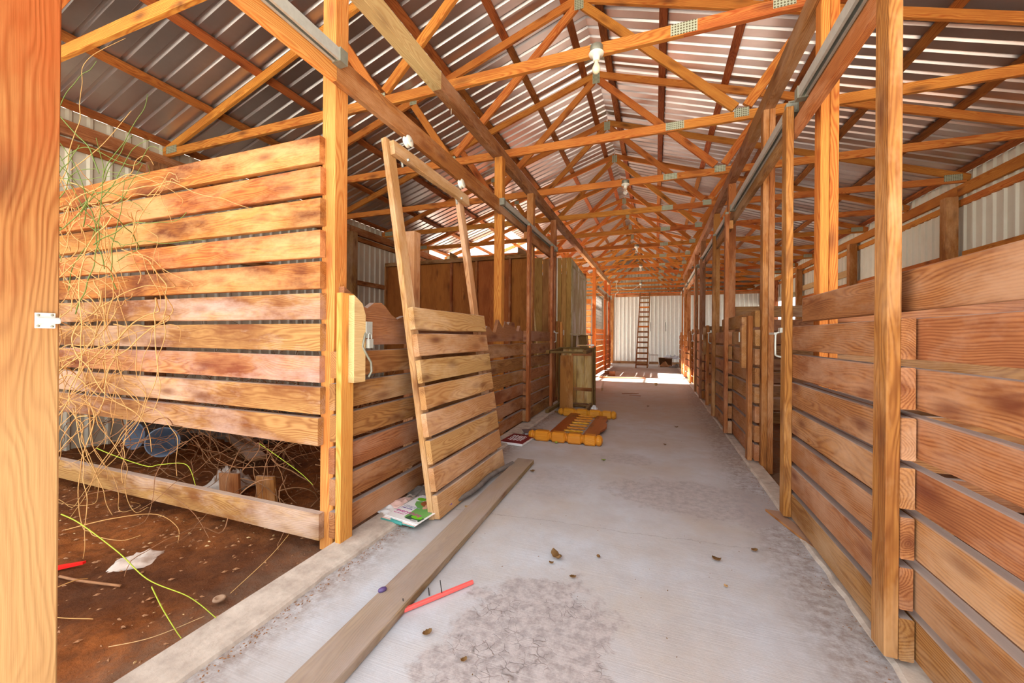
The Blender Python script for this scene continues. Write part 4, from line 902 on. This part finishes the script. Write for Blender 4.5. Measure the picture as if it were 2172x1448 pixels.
# leaves and crumbs on the slab
leaf_spots = [
 (-.453, 1.905, .055, 'leaf', 'largest curled brown leaf shaped like a hook, centre of the near slab'), (-.258, 1.985, .022, 'leaf', 'small dark curled leaf right of the hook-shaped leaf'),
 (-.345, 1.775, .026, 'leaf', 'reddish leaf crumb at the far rim of the dark worn patch'), (-.465, 1.85, .018, 'leaf', 'tiny dark crumb just below the hook-shaped leaf'),
 (-.425, 3.56, .035, 'leafgreen', 'yellow-green leaf on the slab before the headboard'), (.487, 2.33, .03, 'leaf', 'rust-brown leaf scrap near the right curb'),
 (.291, 2.165, .032, 'leaf', 'dull brown oval leaf on the right half of the slab'), (.30, 1.95, .018, 'leafpale', 'small ochre crumb below the dull oval leaf'),
 (-.78, 1.25, .032, 'leaf', 'folded brown leaf below the red stick'), (-.6, 1.19, .018, 'leaf', 'tiny brown scrap at the left rim of the worn patch'),
 (-1.475, 1.80, .045, 'leafpale', 'pale winged seed leaf below the magazine'), (-1.11, 2.25, .04, 'leafpale', 'pale dry leaf lying on the long plank below the leaning gate'),
 (-1.10, 2.9, .03, 'leafgreen', 'small green leaf beside the dead branch'), (-.93, 3.05, .035, 'leaf', 'olive curled leaf right of the plank far end'),
 (-.95, 3.95, .04, 'leafgreen', 'green crumpled leaf in front of the headboard'), (-1.13, 4.0, .03, 'leaf', 'thin dark leaf between the red book and the headboard'),
 (-.72, 4.0, .02, 'leaf', 'tiny leaf crumb below the front turned post'), (.1, 4.3, .03, 'leaf', 'dark leaf on the slab right of the headboard'),
 (.25, 5.2, .03, 'leaf', 'small leaf on the slab in line with the second right gate'), (-.1, 6.6, .035, 'leaf', 'brown leaf far up the slab past the headboard')]
def leaf(x, y, s, mat, label, i):
    s *= 1.15; n = 9; vs_, fs = [], []
    a = random.uniform(0, 6.28)
    for j in range(n + 1):
        t = j / n; w = s * .42 * (max(0, math.sin(math.pi * t)) ** .9) * .8 * (1 + .25 * random.uniform(-1, 1)) + .0005
        bend = 2.6 * (t - .5) * (1 if i % 3 else 1.5)
        cx_, cz_ = s * math.sin(bend) * .55, s * .38 * (1 - math.cos(bend)) + .004
        vs_ += [(cx_, -w, cz_ + w * .5), (cx_, 0, cz_), (cx_, w, cz_ + w * .6)]
    for j in range(n):
        for q in (0, 1): fs.append((j * 3 + q, j * 3 + q + 1, (j + 1) * 3 + q + 1, (j + 1) * 3 + q))
    o = link('leaf', rawmesh('leaf', vs_, fs, mat, smooth=True)); o.location = (x, y, .001); o.rotation_euler = (0, 0, a); tag(o, label, 'leaf', 'dry leaves')
    md = o.modifiers.new('s', 'SOLIDIFY'); md.thickness = .001
for i, q in enumerate(leaf_spots):
    z = leaf(*q, i)
for o in COL.objects:
    if o.name.startswith('leaf') and abs(o.location.x + 1.11) < .02 and abs(o.location.y - 2.25) < .02: o.location.z = .002
# gritty litter gathered along the curbs
def litter(name, spots, n, mat, label, s0=.003, s1=.011):
    vs_, fs = [], []
    for _ in range(n):
        x, y, z = spots(); s = random.uniform(s0, s1); o = len(vs_); a = random.uniform(0, 6.28)
        for q in range(4): vs_.append((x + s * math.cos(a + q * 1.57) * (1 if q % 2 else .5), y + s * math.sin(a + q * 1.57) * (1 if q % 2 else .5), z + .001))
        vs_.append((x, y, z + s * .5)); fs += [(o, o + 1, o + 4), (o + 1, o + 2, o + 4), (o + 2, o + 3, o + 4), (o + 3, o, o + 4)]
    o = link(name, rawmesh(name, vs_, fs, mat)); tag(o, label, 'litter', None, 'stuff')
litter('curb_litter', lambda: (-1.385 + abs(random.gauss(0, .035)), random.uniform(.5, 6), .0), 1500, 'vinebrown', 'brown crumbs and grit gathered along the left curb', .0015, .007)
litter('curb_litter', lambda: (.75 - abs(random.gauss(0, .035)), random.uniform(.8, 13), .0), 1300, 'vinebrown', 'brown crumbs and grit gathered along the right curb', .0015, .006)
litter('floor_litter', lambda: (random.uniform(-1.3, .7), random.uniform(.6, 13), .0), 260, 'leaf', 'scattered tiny crumbs over the aisle slab', .002, .006)
litter('dirt_litter', lambda: (lambda x, y: (x, y, dz(x, y)))(random.uniform(-5.2, -1.58), random.uniform(.7, 6)), 2600, 'vinebrown', 'chips, twigs and crumbs over the dirt floor at left', .004, .018)
litter('dirt_litter', lambda: (lambda x, y: (x, y, dz(x, y)))(random.uniform(-4.6, -1.6), random.uniform(.7, 3)), 120, 'leafpale', 'pale leaf flakes over the dirt floor at left', .004, .014)

# ------------------------------------------------------------------ things on the dirt, left
def dboard(p0, p1, w, t, side, mat, label, cat='board', name='board_scrap'): return tag(board(name, p0, p1, w, t, side, mat), label, cat)
dboard((-2.80, 1.92, -.1), (-2.82, 1.92, .12), .20, .02, X_, 'rust', 'brown board stub standing in the dirt next to the dirty rag')
dboard((-2.51, 1.97, -.1), (-2.53, 1.97, .12), .17, .02, X_, 'rust', 'brown board stub nearest the yellow post, standing in the dirt')
tag(crumple('rag', .34, .22, .16, 'cloth', None, 13, 16, (-3.06, 2.1, -.06)), 'dirty white rag heaped behind the bottom fence board', 'rag')
tag(crumple('rag', .20, .15, .05, 'cloth', None, 21, 12, (-2.50, 1.24, -.075), .9), 'flat crumpled cloth scrap on the dirt in front of the fence', 'rag')
tag(outline_board('red_wrapper', [(0, 0), (.05, .02), (.14, .018), (.15, .03), (.06, .05), (0, .05)], .012, ((-2.74, .98, -.055), Vector((.55, .83, 0)).normalized(), Vector((-.83, .55, 0)).normalized(), Z_), 'redcloth'), 'bright red plastic wrapper on the dirt at the left edge', 'wrapper')
tag(board('weathered_board', (-4.75, 2.6, .55), (-3.55, 2.75, -.05), .14, .03, (0, -.6, 1), 'dusty'), 'dark board slanting down to the dirt behind the fence', 'board')
for (p, q, w, l) in (((-5.3, 3.3, .30), (-3.9, 3.0, .34), .26, 'grey-brown wide board lying on the rubbish behind the fence'), ((-5.1, 3.9, .02), (-3.2, 3.4, .02), .16, 'dark plank flat on the dirt behind the fence'), ((-4.2, 2.9, .02), (-3.3, 2.5, .0), .14, 'short plank on the dirt near the slanting board')): dboard(p, q, w, .03, Y_, 'dusty', l)
def bucket(x, y, label, rot):
    t = thing('bucket', label, 'bucket', (x, y, .1), 'tipped buckets', rot)
    lathe('shell', [(.10, -.15), (.105, -.15), (.125, .13), (.132, .14), (.132, .15), (.122, .15), (.10, -.13)], 'bluegrey', t, 24, 'Z')
bucket(-4.25, 2.35, 'blue-grey bucket tipped over behind the fence beside the left post', (R(80), 0, R(40))); bucket(-4.75, 2.45, 'second blue-grey bucket, half hidden by the left post', (R(85), 0, R(10)))
tag(crumple('plastic_bag', .5, .3, .22, 'plasticbag', None, 33, 16, (-3.75, 3.2, -.02), .1), 'pale blue plastic bag among the dry stems behind the fence', 'bag')
tag(crumple('rubbish_heap', 1.5, 1.1, .4, 'rubble', None, 41, 24, (-4.55, 3.55, -.12)), 'low heap of grey debris in the left stall', 'rubbish')
tag(tube('twig', smooth_path([(-2.66, 1.02, -.06), (-2.5, 1.03, -.052), (-2.3, 1.08, -.06)]), .006, 'vinebrown'), 'thin dead twig lying on the dirt in front of the fence', 'twig')
tag(lathe('knot_hole_stub', [(.010, 0), (.026, .003), (.024, .010), (.016, .012), (.010, .004)], 'dirtstone', None, 16, 'Z', (-1.79, 1.18, -.066), (0, 0, 0)), 'small crusted ring half sunk in the dirt by the curb', 'stone')

# ------------------------------------------------------------------ vines
def wander(p, d, n, step, wob, grav=0.0, rng=random):
    pts = [Vector(p)]; d = Vector(d).normalized()
    for _ in range(n):
        d = (d + Vector((rng.uniform(-wob, wob), rng.uniform(-wob, wob) * .6, rng.uniform(-wob, wob) - grav))).normalized()
        q = pts[-1] + d * step
        if q.z < -.04: q.z = -.04; d.z = abs(d.z) * .2
        if q.y > 1.575 and pts[0].y < 1.575: q.y = 1.575; d.y = -abs(d.y)
        if q.x > -1.75: q.x = -1.75
        pts.append(q)
    return pts
ms = []
for i in range(120):
    x0 = -3.95 + random.random() ** 1.5 * .95; z0 = random.uniform(.55, 2.05)
    pts = wander((x0, random.uniform(1.33, 1.55), z0), (random.uniform(-1, 1), random.uniform(-.3, .3), random.uniform(-.6, .7)), random.randint(8, 19), .085, .42, .12)
    ms.append(tube_mesh('v', smooth_path(pts, 3), random.uniform(.0024, .0044), 'vine', 5, .0015))
tag(merge('vine_tangle', ms, 'vine'), 'tangle of dry tan vines hanging over the left end of the slatted fence', 'vine', None, 'stuff')
ms = []
for i in range(22):
    x0 = -4.0 + random.random() * .8
    pts = wander((x0, random.uniform(1.3, 1.55), random.uniform(1.2, 2.25)), (random.uniform(-.3, 1), 0, random.uniform(-.3, .8)), random.randint(6, 13), .09, .35, .03)
    ms.append(tube_mesh('v', smooth_path(pts, 3), .0035, 'darkgreen', 5, .0015))
tag(merge('vine_tangle', ms, 'darkgreen'), 'green thorny stems threaded through the dry vine tangle at left', 'vine', None, 'stuff')
ms = []
for i in range(300):
    x0 = random.uniform(-4.7, -1.95)
    pts = wander((x0, random.uniform(1.75, 3.4), random.uniform(.0, .62)), (random.uniform(-1, 1), random.uniform(-.5, .5), random.uniform(-.3, .8)), random.randint(7, 14), .075, .5, .10)
    ms.append(tube_mesh('v', smooth_path(pts, 2), random.uniform(.0025, .0045), 'vinebrown', 5, .0015))
tag(merge('dry_brush', ms, 'vinebrown'), 'thicket of dry brown stems on the floor behind the slatted fence', 'brush', None, 'stuff')
shoots = [
 ([(-2.891, 1.112, .16), (-2.747, 1.125, .13), (-2.351, 1.092, .08), (-2.033, 1.044, .05), (-1.779, 1.052, .03), (-1.55, 1.01, .03)], .0036, 'green', 'long bright green shoot arching over the dirt to the curb'),
 ([(-1.993, 1.038, .03), (-1.813, .98, .02), (-1.654, .935, .01), (-1.56, .90, .03)], .003, 'green', 'short bright green shoot pointing down at the curb'),
 ([(-3.475, 1.5, .339), (-3.289, 1.5, .313), (-2.944, 1.5, .284), (-2.806, 1.5, .309), (-2.567, 1.5, .338), (-2.482, 1.5, .226)], .0035, 'green', 'green shoot sagging over the lowest fence board'),
 ([(-2.304, 1.75, .425), (-2.105, 1.75, .345), (-1.954, 1.75, .279), (-1.866, 1.75, .227)], .003, 'green', 'yellow-green stem behind the fence near the bright post'),
 ([(-3.082, 1.186, .15), (-3.098, 1.328, .16), (-2.961, 1.486, .15), (-2.793, 1.55, .1), (-2.58, 1.55, .03), (-2.341, 1.484, -.04)], .003, 'vinebrown', 'brown tendril arching over the dirt in front of the fence'),
 ([(-2.95, 1.15, .05), (-2.75, 1.25, .10), (-2.62, 1.38, .09), (-2.5, 1.42, .02), (-2.46, 1.40, -.05)], .003, 'vine', 'tan tendril curling on the dirt above the green shoot'),
 ([(-2.45, 1.03, -.03), (-2.42, .97, .0), (-2.40, .88, .0), (-2.28, .84, -.03), (-2.1, .90, -.04)], .003, 'vine', 'tan curling tendril at the lower left of the dirt'),
 ([(-1.86, .84, -.04), (-1.72, .90, -.01), (-1.6, 1.0, .03)], .0022, 'leafpale', 'thin straw lying against the curb'),
 ([(-1.78, 1.22, -.06), (-1.72, 1.36, .04), (-1.70, 1.45, .11)], .002, 'vine', 'upright dry weed stalk with a seed head beside the curb'),
 ([(-3.684, 1.45, 2.19), (-3.41, 1.45, 2.27), (-3.25, 1.45, 2.335), (-3.02, 1.45, 2.46)], .003, 'vine', 'tan shoot rising above the top fence board at left'),
 ([(-3.932, 1.5, 2.313), (-3.64, 1.5, 2.36), (-3.261, 1.5, 2.21), (-3.062, 1.5, 2.16), (-2.93, 1.5, 2.25), (-2.8, 1.5, 2.20)], .003, 'darkgreen', 'green stem arching along the top fence board')]
for p, r, m, l in shoots: tag(tube('vine_shoot', smooth_path(p, 8), r * .85, m, None, 6, r * .45), l, 'vine')
